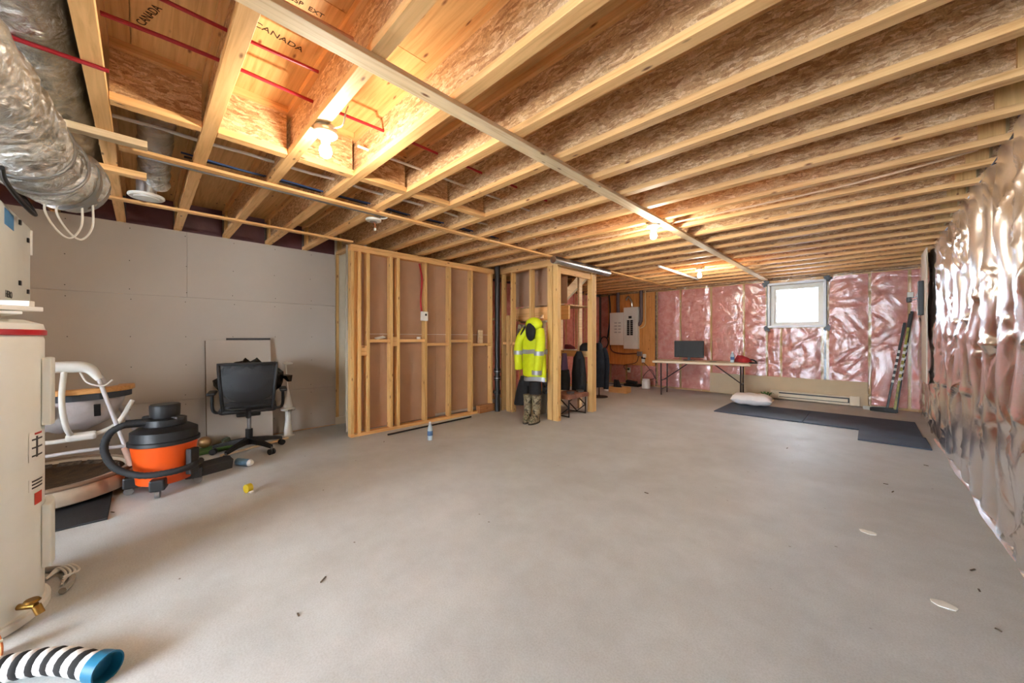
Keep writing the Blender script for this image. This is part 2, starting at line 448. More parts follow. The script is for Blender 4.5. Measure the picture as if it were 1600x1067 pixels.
# ------------------------------------------------------------------ back wall (behind the photographer)
DX0, DX1, DZ1 = -2.5, -0.1, 2.12
wb = struct(B().box(-5.5, DX0, YB - 0.15, YB, 0, ZS).box(DX1, 0.95, YB - 0.15, YB, 0, ZS).box(DX0, DX1, YB - 0.15, YB, DZ1, ZS).build('wall_back', DRY), 'plain drywall at the near end of the basement')
dmid = (DX0 + DX1) / 2
pd = B()
for a, b in ((DX0, dmid + 0.03), (dmid - 0.03, DX1)):
    pd.box(a, b, YB - 0.12, YB - 0.06, 0, 0.08).box(a, b, YB - 0.12, YB - 0.06, DZ1 - 0.07, DZ1).box(a, a + 0.06, YB - 0.12, YB - 0.06, 0.08, DZ1 - 0.07).box(b - 0.06, b, YB - 0.12, YB - 0.06, 0.08, DZ1 - 0.07)
added_door = struct(pd.build('added_door_1', WHITE), 'added unseen glass patio door admitting daylight at the near end')  # unseen patio door, added so daylight fills the room from behind the camera

# ------------------------------------------------------------------ left wall: drywall, stair wall, insulation
wl = struct(B().box(-5.5, XL - 0.14, YB, YF + 0.3, 0, ZS).build('wall_left', plain('foundation', (150, 146, 140), 0.9)), 'long side wall with grey drywall sheets')
DT = 0.0127
yv = onx(292, 400, XL).y; ye = onx(524, 560, XL).y
rows = [(0.0, 0.62), (0.623, 1.655), (1.658, 2.315)]
zs1, zs2 = onx(200, 443, XL).z, onx(455, 652, XL).z
zs1 = 1.62; zs2 = 0.53
cuts = {0: [YB, -1.2, ye], 1: [YB, -2.4, ye], 2: [YB, -2.1, yv, ye]}
for r, (za, zb) in enumerate([(0.012, zs2 - 0.001), (zs2 + 0.001, zs1 - 0.001), (zs1 + 0.001, H - 0.012)]):
    c = cuts[r]
    for i in range(len(c) - 1):
        B().box(XL - DT, XL, c[i] + 0.001, c[i + 1] - 0.001, za, zb).build('drywall_sheet', DRY, wl, bevel=0.001)
scr = B()
for yy in np.arange(-1.3, ye, 0.406):
    for zz in (0.2, 0.48, 0.58, 0.9, 1.2, 1.57, 1.67, 1.95, 2.27):
        yq = yy + random.uniform(-0.01, 0.01)
        scr.cyl((XL - 0.002, yq, zz), (XL + 0.0012, yq, zz), 0.0045, n=6)
o = scr.build('drywall_screws', plain('screw', (60, 54, 48), 0.5, 0.5), wl); o['kind'] = 'stuff'
for yy in np.arange(YB + 0.2, 8.6, 0.406): B().box(XL - 0.14, XL - DT, yy - 0.019, yy + 0.019, 0.04, H).build('stud', W_Z, wl)
B().box(XL - 0.14, XL - DT, YB, YF, 0, 0.038).build('bottom_plate', W_Y, wl)
# stair wall beyond the drywall
B().box(XL - 0.04, XL - 0.02, ye + 0.002, 4.2, 0.10, H + 0.25).build('painted_panel', PAINT, wl)
B().box(XL - 0.04, XL - 0.005, ye + 0.002, 4.2, 0.0, 0.10).build('skirting_board', PAINT, wl)
# plum film on the rim between the joist ends
for a, b in zip(JC[:-1], JC[1:]):
    B().box(XL - 0.14, XL - 0.06, a + 0.033, b - 0.033, H - 0.02, ZS).build('rim_panel', PURPLE, wl)
    B().box(XR + 0.02, XR + 0.06, a + 0.033, b - 0.033, H, ZS).build('rim_panel', PURPLE, ceil)
for yy in np.arange(4.25, 8.6, 0.406):
    B().box(XL - 0.13, XL - 0.015, yy + 0.0, yy + 0.37, 0.05, H - 0.04).build('insulation_batt', PINK, wl, bevel=0.02)

# ------------------------------------------------------------------ vapour barrier height field
def film_mesh(name, s0, s1, z0, z1, step, studs, to_xyz, depth, n_folds, hole=None, seed=1, amp=1.0, zst=0.45):
    rg = np.random.default_rng(seed)
    ns, nz = int((s1 - s0) / step) + 1, int((z1 - z0) / step) + 1
    s = np.linspace(s0, s1, ns); z = np.linspace(z0, z1, nz); Sg, Zg = np.meshgrid(s, z, indexing='ij')
    st = np.array(sorted(studs))
    dist = np.min(np.abs(Sg[..., None] - st[None, None, :]), axis=2)
    hgt = depth * (1 - np.exp(-(dist / 0.07) ** 1.3))
    pts = []
    for sx in st:
        zc = z0 + rg.uniform(0.05, 0.25)
        while zc < z1:
            pts.append((sx, zc)); zc += zst * rg.uniform(0.7, 1.3)
    for sx, zc in pts:
        d2 = np.hypot(Sg - sx, Zg - zc); th = np.arctan2(Zg - zc, Sg - sx)
        hgt -= 0.6 * depth * np.exp(-(d2 / 0.10) ** 2)
        for q in range(rg.integers(4, 8)):
            a0 = rg.uniform(0, 2 * PI); ln = rg.uniform(0.16, 0.52); wd = rg.uniform(0.006, 0.014)
            al = (Sg - sx) * math.cos(a0) + (Zg - zc) * math.sin(a0); ac = -(Sg - sx) * math.sin(a0) + (Zg - zc) * math.cos(a0) + 0.25 * rg.uniform(-1, 1) * al ** 2
            win = np.clip(al / 0.03, 0, 1) * np.clip((ln - al) / (ln * 0.7), 0, 1)
            hgt += amp * 0.015 * rg.uniform(0.5, 1.2) * np.exp(-np.abs(ac) / (wd + 0.04 * np.clip(al, 0, 1))) * win
    for q in range(n_folds):
        sx, zc = rg.uniform(s0, s1), rg.uniform(z0, z1); a0 = rg.normal(0.9, 0.5) * rg.choice([-1, 1]); ln = rg.uniform(0.10, 0.38); wd = rg.uniform(0.012, 0.035)
        al = (Sg - sx) * math.cos(a0) + (Zg - zc) * math.sin(a0); ac = -(Sg - sx) * math.sin(a0) + (Zg - zc) * math.cos(a0) + rg.uniform(-1, 1) * al ** 2
        hgt += amp * rg.choice([-1, 1]) * 0.009 * np.exp(-(ac / wd) ** 2) * np.exp(-(al / ln) ** 2)
    for q in range(14):
        fs, fz, ph = rg.uniform(2, 9), rg.uniform(2, 8), rg.uniform(0, 6.28)
        hgt += depth * 0.06 * np.sin(fs * Sg + fz * Zg * rg.choice([-1, 1]) + ph)
    hgt = np.maximum(hgt, 0.002)
    vs = [to_xyz(a, b, c) for a, b, c in zip(Sg.ravel(), Zg.ravel(), hgt.ravel())]
    fs = []
    for i in range(ns - 1):
        for jn in range(nz - 1):
            if hole:
                cs, cz = (s[i] + s[i + 1]) / 2, (z[jn] + z[jn + 1]) / 2
                if hole[0] < cs < hole[1] and hole[2] < cz < hole[3]: continue
            fs.append((i * nz + jn, (i + 1) * nz + jn, (i + 1) * nz + jn + 1, i * nz + jn + 1))
    me = bpy.data.meshes.new(name); me.from_pydata(vs, [], fs)
    me.polygons.foreach_set('use_smooth', [True] * len(me.polygons))
    return me

# ------------------------------------------------------------------ right wall
wr = struct(B().box(XR + 0.15, XR + 0.35, YB, YF + 0.3, 0, ZS).build('wall_right', MATS['foundation']), 'long insulated side wall under wrinkled clear plastic')
studs_r = list(np.arange(YB + 0.1, YF, 0.406))
for yy in studs_r: B().box(XR + 0.01, XR + 0.149, yy - 0.019, yy + 0.019, 0.038, H).build('stud', W_Z, wr)
B().box(XR + 0.01, XR + 0.149, YB, YF, 0, 0.038).build('bottom_plate', W_Y, wr)
B().box(XR + 0.01, XR + 0.149, YB, YF, H - 0.04, H - 0.002).build('top_plate', W_Y, wr)
for a, b in zip(studs_r[:-1], studs_r[1:]):
    rings = []
    for zz in np.linspace(0.04, H - 0.042, 8):
        bul = 0.012 + 0.012 * math.sin(zz * 5 + a * 7)
        rings.append([(XR + 0.148, a + 0.02, zz), (XR + 0.03, a + 0.021, zz), (XR + 0.03 - bul, (a + b) / 2 - 0.08, zz), (XR + 0.03 - bul, (a + b) / 2 + 0.08, zz), (XR + 0.03, b - 0.021, zz), (XR + 0.148, b - 0.02, zz)])
    B().loft(rings).build('insulation_batt', PINK_B, wr, smooth=True)
me = film_mesh('vapour_barrier', YB + 0.02, YF - 0.14, 0.012, H - 0.004, 0.022, studs_r, lambda a, b, c: (XR + 0.008 - c, a, b), 0.040, 170, seed=3, amp=1.35, zst=0.5)
me.materials.append(POLY_R); put('vapour_barrier', me, wr)['label'] = 'wrinkled clear plastic sheet'
SEAL = plain('black_sealant', (30, 32, 36), 0.3)
def bead(p0, p1, parent, r=0.006):
    n = 90; p0, p1 = Vector(p0), Vector(p1)
    B().tube([p0.lerp(p1, i / n) + Vector((0, 0, random.uniform(-1, 1) * 0.004)) for i in range(n + 1)], [r * random.uniform(0.6, 1.4) for i in range(n + 1)], 6).build('sealant_bead', SEAL, parent, True)
bead((XR - 0.012, YB + 0.1, 0.006), (XR - 0.012, YF - 0.15, 0.006), wr)
bead((XR - 0.010, YB + 0.1, H - 0.012), (XR - 0.010, YF - 0.15, H - 0.012), wr)
# loose film hem lying on the slab
hem = []
for i in range(60):
    yy = 2.4 + i * 0.07; hem.append((XR - 0.038 - 0.008 * math.sin(i * 0.37) - 0.006 * random.random(), yy))
B().loft([[(XR - 0.004, yy, 0.012), (xh, yy, 0.003)] for xh, yy in hem], False, False).build('film_hem', POLY, wr, True)
for yy in np.arange(JC[0], 8.6, JW):
    B().ball((XR - 0.02, yy + 0.02, H + 0.1), (0.03, 0.035, 0.10), 8, 6).build('foam_dab', FOAM, wr, True)

# ------------------------------------------------------------------ far wall with window
WX0, WX1, WZ0, WZ1 = -1.40, -0.60, 1.41, 2.21
wf = B()
yb0, yb1 = YF + 0.15, YF + 0.30
wf.box(-5.5, WX0, yb0, yb1, 0, ZS).box(WX1, 0.95, yb0, yb1, 0, ZS).box(WX0, WX1, yb0, yb1, 0, WZ0).box(WX0, WX1, yb0, yb1, WZ1, ZS)
wf = struct(wf.build('wall_far', MATS['foundation']), 'end wall of pink insulation behind clear plastic')
studs_f = [-4.9, -4.45, -4.05, -3.66, ony(1063, 500, YF).x, ony(1111, 500, YF).x, ony(1162, 500, YF).x, -1.46, -1.23, -0.62, -0.545, 0.0, 0.46]
for sx in studs_f:
    if WX0 - 0.03 < sx < WX1 + 0.03: B().box(sx - 0.019, sx + 0.019, YF + 0.004, YF + 0.149, 0.038, WZ0 - 0.04).build('stud', W_Z, wf)
    else: B().box(sx - 0.019, sx + 0.019, YF + 0.004, YF + 0.149, 0.038, H - 0.04).build('stud', W_Z, wf)
B().box(XL, XR + 0.1, YF + 0.004, YF + 0.149, 0, 0.038).build('bottom_plate', W_X, wf)
B().box(XL, XR + 0.1, YF + 0.004, YF + 0.149, H - 0.038, H - 0.001).build('top_plate', W_X, wf)
B().box(XL, XR + 0.1, YF + 0.03, YF + 0.149, H, ZS - 0.001).build('rim_board', OSB_XZ, wf)
B().box(WX0 - 0.04, WX1 + 0.04, YF + 0.004, YF + 0.149, WZ0 - 0.04, WZ0).build('window_sill_plate', W_X, wf)
B().box(WX0 - 0.04, WX1 + 0.04, YF + 0.004, YF + 0.149, WZ1, H - 0.04).build('window_header', W_X, wf)
def batt(a, b, z0, z1):
    rings = []
    for zz in np.linspace(z0, z1, 9):
        bul = 0.006 + 0.010 * math.sin(zz * 6 + a * 9)
        rings.append([(a, YF + 0.148, zz), (a + 0.001, YF + 0.012, zz), ((a + b) / 2 - 0.07, YF + 0.012 - bul, zz), ((a + b) / 2 + 0.07, YF + 0.012 - bul, zz), (b - 0.001, YF + 0.012, zz), (b, YF + 0.148, zz)])
    B().loft(rings).build('insulation_batt', PINK, wf, True)
sts = [XL] + studs_f + [XR + 0.1]
for a, b in zip(sts[:-1], sts[1:]):
    if b - a < 0.1: continue
    top = WZ0 - 0.045 if (a > WX0 - 0.1 and b < WX1 + 0.06) else H - 0.042
    batt(a + 0.02, b - 0.02, 0.04, top)
me = film_mesh('vapour_barrier', XL + 0.02, XR - 0.02, 0.01, H - 0.004, 0.02, studs_f, lambda a, b, c: (a, YF - c + 0.003, b), 0.020, 200, hole=(WX0 - 0.03, WX1 + 0.03, WZ0 - 0.03, WZ1 + 0.03), seed=9, amp=1.0, zst=0.5)
me.materials.append(POLY); put('vapour_barrier', me, wf)['label'] = 'clear plastic sheet over pink batts'
bead((XL, YF - 0.01, H - 0.014), (XR - 0.03, YF - 0.01, H - 0.014), wf)
# low drywall strip and plywood backing
B().box(-2.48, -0.02, YF - 0.045, YF - 0.032, 0.01, 0.43).build('drywall_strip', plain('tan_drywall', (206, 184, 152), 0.9, var=0.02), wf, bevel=0.001)
px0, px1 = -4.93, -3.68
pb = B().box(px0, px1, YF - 0.05, YF - 0.032, 0.50, H - 0.04).build('backing_plywood', PLYW, wf)
for xx in (px0 + 0.02, px1 - 0.02): B().box(xx - 0.02, xx + 0.02, YF - 0.062, YF - 0.05, 0.50, H - 0.04).build('edge_batten', PLYW, pb)
bead((px1 + 0.01, YF - 0.03, 0.02), (px1 + 0.01, YF - 0.03, H - 0.03), wf, 0.008)

# window
w1 = B()
fw = 0.055
yA, yB = YF - 0.02, YF + 0.16
def frame(b, x0, x1, z0, z1, w, ya, yb):
    return b.box(x0, x1, ya, yb, z0, z0 + w).box(x0, x1, ya, yb, z1 - w, z1).box(x0, x0 + w, ya, yb, z0 + w, z1 - w).box(x1 - w, x1, ya, yb, z0 + w, z1 - w)
w1 = struct(frame(B(), WX0, WX1, WZ0, WZ1, fw, yA + 0.08, yB).build('window_1', WHITE), 'small square window taped into the pink wall')
frame(B(), WX0 + fw, WX1 - fw, WZ0 + fw, WZ1 - fw, 0.03, yA + 0.11, yA + 0.15).build('sash', WHITE, w1, bevel=0.003)
gm, nt, p = new_mat('window_glass')
ou = nt.nodes['Material Output']; t_ = N(nt, 'ShaderNodeBsdfTransparent'); g_ = N(nt, 'ShaderNodeBsdfGlossy'); g_.inputs['Roughness'].default_value = 0.02
fr_ = N(nt, 'ShaderNodeFresnel'); mx = N(nt, 'ShaderNodeMixShader'); nt.links.new(fr_.outputs[0], mx.inputs[0]); nt.links.new(t_.outputs[0], mx.inputs[1]); nt.links.new(g_.outputs[0], mx.inputs[2]); nt.links.new(mx.outputs[0], ou.inputs[0])
B().box(WX0 + fw + 0.02, WX1 - fw - 0.02, yA + 0.127, yA + 0.131, WZ0 + fw + 0.02, WZ1 - fw - 0.02).build('pane', gm, w1)
FILMW = plain('white_film_wrap', (226, 230, 236), 0.3, var=0.03, bump=0.3, bscale=25)
frame(B(), WX0 - 0.045, WX1 + 0.045, WZ0 - 0.03, WZ1 + 0.045, 0.045, YF - 0.045, YF + 0.085).build('film_wrap', FILMW, w1, bevel=0.006)
TAPE = plain('dark_tape', (38, 48, 58), 0.35, bump=0.4, bscale=40)
for cx, cz, sx, sz in ((WX0 - 0.04, WZ1 + 0.035, -1, 1), (WX1 + 0.04, WZ1 + 0.035, 1, 1), (WX0 - 0.04, WZ0 - 0.025, -1, -1), (WX1 + 0.04, WZ0 - 0.025, 1, -1)):
    b = B(); yy = YF - 0.055
    for a in (0.2, 1.0, -0.6, 1.9):
        d = Vector((math.cos(a) * sx, 0, math.sin(a) * sz)) * random.uniform(0.05, 0.085); sd = Vector((-d.z, 0, d.x)).normalized() * 0.018
        c = Vector((cx, yy - random.uniform(0, 0.006), cz)); b.add([c - sd, c + sd, c + d + sd * 1.4, c + d - sd * 1.2, c - sd + Vector((0, 0.008, 0)), c + sd + Vector((0, 0.008, 0)), c + d + sd * 1.4 + Vector((0, 0.008, 0)), c + d - sd * 1.2 + Vector((0, 0.008, 0))], [(0, 1, 2, 3), (7, 6, 5, 4), (0, 4, 5, 1), (1, 5, 6, 2), (2, 6, 7, 3), (3, 7, 4, 0)])
    b.build('corner_tape', TAPE, w1)
for xx in (WX0 - 0.045, WX1 + 0.045): B().box(xx - 0.007, xx + 0.007, YF - 0.05, YF - 0.046, WZ0, WZ1 + 0.03).build('edge_tape', TAPE, w1)
for a, b in ((DX0 + 0.06, dmid - 0.03), (dmid + 0.03, DX1 - 0.06)):
    B().box(a, b, YB - 0.092, YB - 0.088, 0.08, DZ1 - 0.07).build('pane', gm, added_door)
sg = B().box(-14, 9, YB - 16, YB - 0.2, -0.2, -0.04).build('snow_ground', plain('snow', (236, 240, 246), 0.9, var=0.03, nscale=3), None)
tag(sg, 'level snow outside the added patio door', 'snow', None, 'structure')
# outside: snow bank and neighbouring house
sn = []
for i in range(26):
    row = []
    for jn in range(14):
        xx = -9 + i * 0.75; yy = YF + 0.45 + jn * 0.45
        row.append((xx, yy, 1.30 + 0.30 * (1 / (1 + math.exp(-(xx + 0.9) * 2.2))) * math.exp(-((jn - 2) / 4.0) ** 2) + 0.05 * math.sin(xx * 2.1 + jn)))
    sn.append(row)
sb = B().loft(sn, False, False).build('snow_bank', plain('snow', (236, 240, 246), 0.9), None, True)
tag(sb, 'snow banked up outside the small window', 'snow', None, 'structure')
nb = thing('neighbour_house', 'pale sided house wall seen through the small window', 'building', (-2, YF + 6.2, 1.0))
B().box(-7, 7, 0.05, 0.3, 0, 3.6).build('wall', plain('siding_white', (214, 222, 228), 0.7, var=0.02), nb)
sd_me = B().prism([(0.05, 0.0), (-0.012, 0.0), (0.03, 0.15), (0.05, 0.15)], -7, 7, 0).mesh('siding_board'); sd_me.materials.append(MATS['siding_white'])
for i in range(24): put('siding_board', sd_me, nb, 0, (0, 0, i * 0.15))

# ------------------------------------------------------------------ framed partition beside the stairs
PX = -4.39
wp = struct(B().box(PX - 0.089, PX, 1.735, 4.04, 0, 0.038).build('wall_stair', W_Y), 'open stud partition with brown board behind')
B().box(PX - 0.089, PX, 1.735, 4.04, H - 0.062, H - 0.024).build('top_plate', W_Y, wp, bevel=0.002)
B().box(PX - 0.089, PX, 1.735, 4.04, H - 0.101, H - 0.063).build('top_plate', W_Y, wp, bevel=0.002)
SY = [1.754, 1.84, 1.946, 2.25, 2.348, 2.76, 3.166, 3.578, 3.995]
for yy in SY: B().box(PX - 0.089, PX, yy - 0.019, yy + 0.019, 0.039, H - 0.102).build('stud', W_Z, wp, bevel=0.002)
B().box(PX - 0.085, PX - 0.05, 1.775, 1.82, 0.04, H - 0.103).build('filler_stud', W_Z, wp)
for a, b, z in ((1.86, 1.927, 0.97), (1.965, 2.231, 1.13), (2.269, 2.329, 1.08), (2.367, 2.741, 1.13), (2.779, 3.147, 1.075), (3.185, 3.559, 1.12), (3.597, 3.976, 1.06)):
    B().box(PX - 0.089, PX - 0.002, a, b, z, z + (0.038 if b - a > 0.08 else 0.12)).build('blocking', W_Y, wp, bevel=0.002)
for a, b in ((1.74, 2.97), (2.972, 4.04)):
    z0 = 0.05 if a < 2 else 0.09
    B().box(PX - 0.103, PX - 0.0895, a, b, z0, H - 0.02).build('drywall_back', DRYB, wp)
B().box(PX - 0.118, PX - 0.104, 1.72, 4.04, 0.05, H - 0.02).build('drywall_sheet', DRY, wp)
sl = B().tube([(PX - 0.083, 1.97 + i * 0.2, 1.235 + 0.002 * (i % 2)) for i in range(11)], 0.003, 6)
sl.build('chalk_string', WHITEP, wp)
# wood chunk at the foot of the partition
tag(B().obox((PX + 0.0, 3.86, 0.062), (0.085, 0.34, 0.12), (0.0, 0, 0.05)).build('timber_offcut', wood('rough_timber', (176, 120, 72), (140, 88, 48), 1), None, bevel=0.006), 'rough timber offcut lying at the foot of the stud partition', 'lumber')
tag(B().cyl(onz(606, 679, 0.012), onz(736, 651, 0.012), 0.011, n=10).build('black_rod', BLACK, None, True), 'thin black rod lying on the concrete below the stud partition', 'rod')
# things on the partition
tp = thing('thermostat', 'white wall thermostat box wired with red cable on the stud partition', 'thermostat', (PX + 0.002, 2.72, 1.42))
B().box(0, 0.035, -0.055, 0.055, 0, 0.13).build('housing', WHITE, tp, bevel=0.012)
B().box(0.0352, 0.0362, 0.0, 0.03, 0.07, 0.1).build('display', BLACK, tp)
tag(B().tube(arc([(PX - 0.03, 2.71, 1.55), (PX - 0.04, 2.70, 1.7), (PX - 0.035, 2.715, 2.0), (PX - 0.04, 2.68, H - 0.12)]), 0.012, 8).build('red_cable', REDP, None, True), 'red cable run down the partition to the thermostat', 'cable')
tag(B().obox((PX - 0.05, 2.12, 1.19), (0.05, 0.13, 0.012), (0.2, 0.3, 0.3)).build('crumpled_paper', plain('paper', (236, 234, 228), 0.8), None), 'scrap of white paper on the partition blocking', 'paper')
tag(B().lathe([(0.012, 0), (0.026, 0.002), (0.026, 0.03), (0.012, 0.032)], 14, (PX - 0.045, 2.67, 1.1685)).build('tape_roll', WHITE, None, True), 'small white roll on the partition blocking', 'roll')
tag(B().box(PX - 0.06, PX - 0.022, 3.74, 3.82, 1.0985, 1.31).build('wood_block', W_PALE, None, bevel=0.002), 'pale wood block standing on the partition blocking', 'wood block')

# ------------------------------------------------------------------ closet frame under the stairs
CX, CY = -3.155, 4.13       # front plane, side plane
wc = struct(B().box(CX - 0.089, CX, CY, 5.15, H - 0.062, H - 0.024).build('wall_closet', W_Y), 'open stud closet frame under the stairs')
B().box(-4.38, CX - 0.09, CY, CY + 0.089, H - 0.062, H - 0.024).build('top_plate', W_X, wc, bevel=0.002)
B().box(-4.38, CX - 0.09, CY, CY + 0.089, H - 0.101, H - 0.063).build('top_plate', W_X, wc, bevel=0.002)
for a, b in ((CX - 0.089, CX),):
    B().box(a, b, CY, CY + 0.038, 0, H - 0.063).build('corner_stud', W_Z, wc, bevel=0.002)
    B().box(a, b, CY + 0.039, CY + 0.077, 0, H - 0.063).build('corner_stud', W_Z, wc, bevel=0.002)
B().box(CX - 0.19, CX - 0.101, CY + 0.002, CY + 0.04, 0, H - 0.102).build('corner_stud', W_Z, wc, bevel=0.002)
for yy in (5.03, 5.07): B().box(CX - 0.089, CX, yy, yy + 0.038, 0, H - 0.063).build('jack_stud', W_Z, wc, bevel=0.002)
B().box(CX - 0.089, CX, 5.112, 5.15, 0, H - 0.063).build('king_stud', W_Z, wc, bevel=0.002)
B().box(CX - 0.06, CX - 0.022, CY + 0.078, 5.029, H - 0.21, H - 0.063).build('header', W_Y, wc, bevel=0.002)
for xx in (-4.30, -4.08, -3.68): B().box(xx - 0.019, xx + 0.019, CY, CY + 0.089, 0, H - 0.102).build('stud', W_Z, wc, bevel=0.002)
B().box(-4.20, -4.12, CY + 0.005, CY + 0.089, 0, 1.55).build('cripple_stud', W_Z, wc, bevel=0.002)
for a, b in ((-4.28, -4.10), (-4.06, -3.70)): B().box(a, b, CY + 0.01, CY + 0.089, 1.08, 1.118).build('blocking', W_X, wc, bevel=0.002)
B().box(-4.36, CX - 0.1, CY + 0.40, CY + 0.438, 1.47, 1.68).build('landing_beam', W_X, wc, bevel=0.002)
B().box(-4.36, CX - 0.1, CY + 0.44, 5.15, 1.685, 1.70).build('landing_deck', OSB_YZ, wc)
B().box(-4.36, CX - 0.1, CY + 0.36, CY + 0.372, 1.71, H - 0.03).build('drywall_back', DRYB, wc)
# rear studs of the closet, with a shelf
for xx in (-3.50, -3.90, -4.28): B().box(xx - 0.019, xx + 0.019, 5.15, 5.239, 0, H - 0.03).build('rear_stud', W_PALE, wc, bevel=0.002)
for xa, xb in ((-3.88, -3.52), (-3.48, -3.25)): B().box(xa, xb, 5.15, 5.239, 0.87, 0.97).build('blocking', W_X, wc, bevel=0.002)
# stair flight rising over the closet
stair = struct(B().prism([(4.45, 1.50), (4.62, 1.50), (6.1, 2.52), (6.1, 2.62), (5.9, 2.62)], -3.78, -3.74, 0).build('stair_stringer', W_PALE), 'pale stair stringer rising above the closet')
for i in range(5):
    B().box(-4.36, -3.785, 4.72 + i * 0.25, 4.98 + i * 0.25, 1.72 + i * 0.18, 1.74 + i * 0.18).build('tread', W_PALE, stair)
B().prism([(4.62, 1.47), (4.66, 1.44), (6.14, 2.47), (6.1, 2.50)], -4.36, -3.785, 0).build('soffit_board', plain('soffit', (206, 190, 160), 0.8), stair)
# lower stairs behind the partition
for i in range(8):
    B().box(XL, PX - 0.12, 2.3 + i * 0.25, 2.56 + i * 0.25, 0.16 + i * 0.19, 0.19 + i * 0.19).build('tread', W_PALE, stair)
hr = thing('handrail', 'white handrail on the cream stair wall', 'handrail', (XL + 0.05, 2.0, 0.9))
B().tube([(0, -0.02, 0.11), (0, 1.8, 1.48)], 0.019, 10).build('rail', WHITE, hr, True)
B().tube([(-0.065, 0.15, 0.18), (-0.01, 0.15, 0.19), (0, 0.15, 0.225)], 0.008, 8).build('bracket', WHITE, hr, True)

# ABS drain pipe in the corner
ab = thing('drain_pipe', 'black plastic drain pipe standing in the corner by the closet', 'pipe', (-4.30, 4.03, 0))
B().cyl((0, 0, 0.0), (0, 0, H + 0.25), 0.043).build('pipe', BLACK, ab, True)
for z in (0.62, 0.5, 0.27): B().lathe([(0.043, 0), (0.053, 0.004), (0.053, 0.07), (0.043, 0.074)], 24, (0, 0, z)).build('coupling', BLACK, ab, True)
for z in (0.64, 0.53): B().lathe([(0.0535, 0), (0.0555, 0.002), (0.0555, 0.012), (0.0535, 0.014)], 24, (0, 0, z)).build('clamp', STEEL, ab, True)
B().lathe([(0.03, 0), (0.03, 0.03), (0.018, 0.045)], 14, (0, -0.055, 0.3)).build('cleanout_plug', BLACK, ab, True)
# galvanised duct over the closet front
gd = thing('metal_duct', 'shiny galvanised round duct along the closet header', 'duct', (CX + 0.075, 4.05, H - 0.075))
B().cyl((0, 0.07, 0), (0, 1.35, 0), 0.055, n=24).build('pipe', GALV, gd, True)
B().cyl((0, -0.12, 0.0), (0, 0.08, 0), 0.050, 0.057, n=24).build('crimped_end', GALV, gd, True)
B().cyl((0, 0.52, 0), (0, 0.54, 0), 0.0575, n=24).build('seam_ring', GALV, gd, True)

# ------------------------------------------------------------------ lamps
GLASS_ON = glow('lit_bulb', BULB_COL, BULB_STRENGTH)
def lamp(loc, label):
    t = thing('bulb_lamp', label, 'lamp', loc)
    B().lathe([(0.052, 0.0), (0.056, -0.006), (0.056, -0.03), (0.05, -0.034)], 24).build('junction_box', GALV, t, True)
    B().lathe([(0.058, -0.034), (0.06, -0.042), (0.045, -0.056), (0.024, -0.062), (0.022, -0.082)], 24).build('porcelain_holder', WHITE, t, True)
    B().lathe([(0.014, -0.08), (0.018, -0.095), (0.029, -0.115), (0.032, -0.135), (0.026, -0.155), (0.012, -0.166), (0.002, -0.168)], 14).build('bulb', GLASS_ON, t, True)
    B().tube(arc([(0.05, 0.02, -0.02), (0.10, 0.05, -0.01), (0.12, 0.06, 0.05), (0.08, 0.09, 0.12)]), 0.004, 6).build('cable', WHITEP, t, True)
    return t
lamp((-2.1, 0.695, H - 0.0), 'lit bare bulb in a porcelain holder under the joist near the foil ducts')
lamp(tuple(onz(1021, 352, H - 0.03).to_2d()) + (H,), 'lit bare bulb hanging beside the pale strapping board')
lamp(tuple(onz(1093, 421, H - 0.03).to_2d()) + (H,), 'lit bare bulb near the pink end wall above the folding table')
lamp((-1.9, -2.3, H), 'added bare bulb lit out of view at the near end of the basement')  # extra bulb added behind the camera to brighten the near end
# empty lamp base with a hanging connector
sb_ = thing('smoke_alarm_mount', 'round white ceiling base with a dangling wire connector', 'ceiling fixture', (-3.32, 1.52, H - 0.02))
B().lathe([(0.03, 0.0), (0.062, -0.004), (0.07, -0.012), (0.068, -0.026), (0.04, -0.03)], 28).build('plate', WHITE, sb_, True)
B().lathe([(0.028, -0.031), (0.034, -0.033), (0.034, -0.036), (0.028, -0.037)], 20).build('vent_ring', STEEL, sb_, True)
B().tube(arc([(0.0, 0, -0.03), (0.01, 0.01, -0.06), (0.0, 0.015, -0.09)]), 0.003, 6).build('wire', plain('copper_wire', (200, 110, 70), 0.5), sb_, True)
B().box(-0.011, 0.011, 0.005, 0.023, -0.112, -0.088).build('connector', WHITE, sb_, bevel=0.003)
B().tube(arc([(0.05, 0.03, -0.01), (0.1, 0.08, 0.0), (0.12, 0.12, 0.06)]), 0.006, 6).build('cable', WHITEP, sb_, True)

# ------------------------------------------------------------------ pipes and cables through the joists
def run(name, pts, r, m, label, cat, group=None):
    return tag(B().tube(arc(pts, 6), r, 8).build(name, m, None, True), label, cat, group)
def sag(x, y0, y1, z, a=0.006, dx=0.0):
    out = []; n = max(2, int((y1 - y0) / 0.2))
    for i in range(n + 1): out.append((x + dx * i / n + random.uniform(-1, 1) * 0.006, y0 + (y1 - y0) * i / n, z + random.uniform(-1, 1) * a))
    return out
run('water_pipe', sag(-3.05, -0.12, 7.2, H + 0.12), 0.011, WHITEP, 'white water pipe threaded through the joists beside the blocking', 'pipe')
run('water_pipe', sag(-2.42, 1.0, 7.0, H + 0.13), 0.009, WHITEP, 'thin white pipe threaded through the joists under the red cable', 'pipe')
run('red_cable', sag(-2.2, -0.12, 6.6, H + 0.17), 0.009, REDP, 'red cable threaded through the joists above the bulbs', 'cable')
run('red_cable', sag(-1.98, -0.12, 0.62, H + 0.19, 0.01), 0.008, REDP, 'red cable crossing the joist bays by the foil ducts', 'cable')
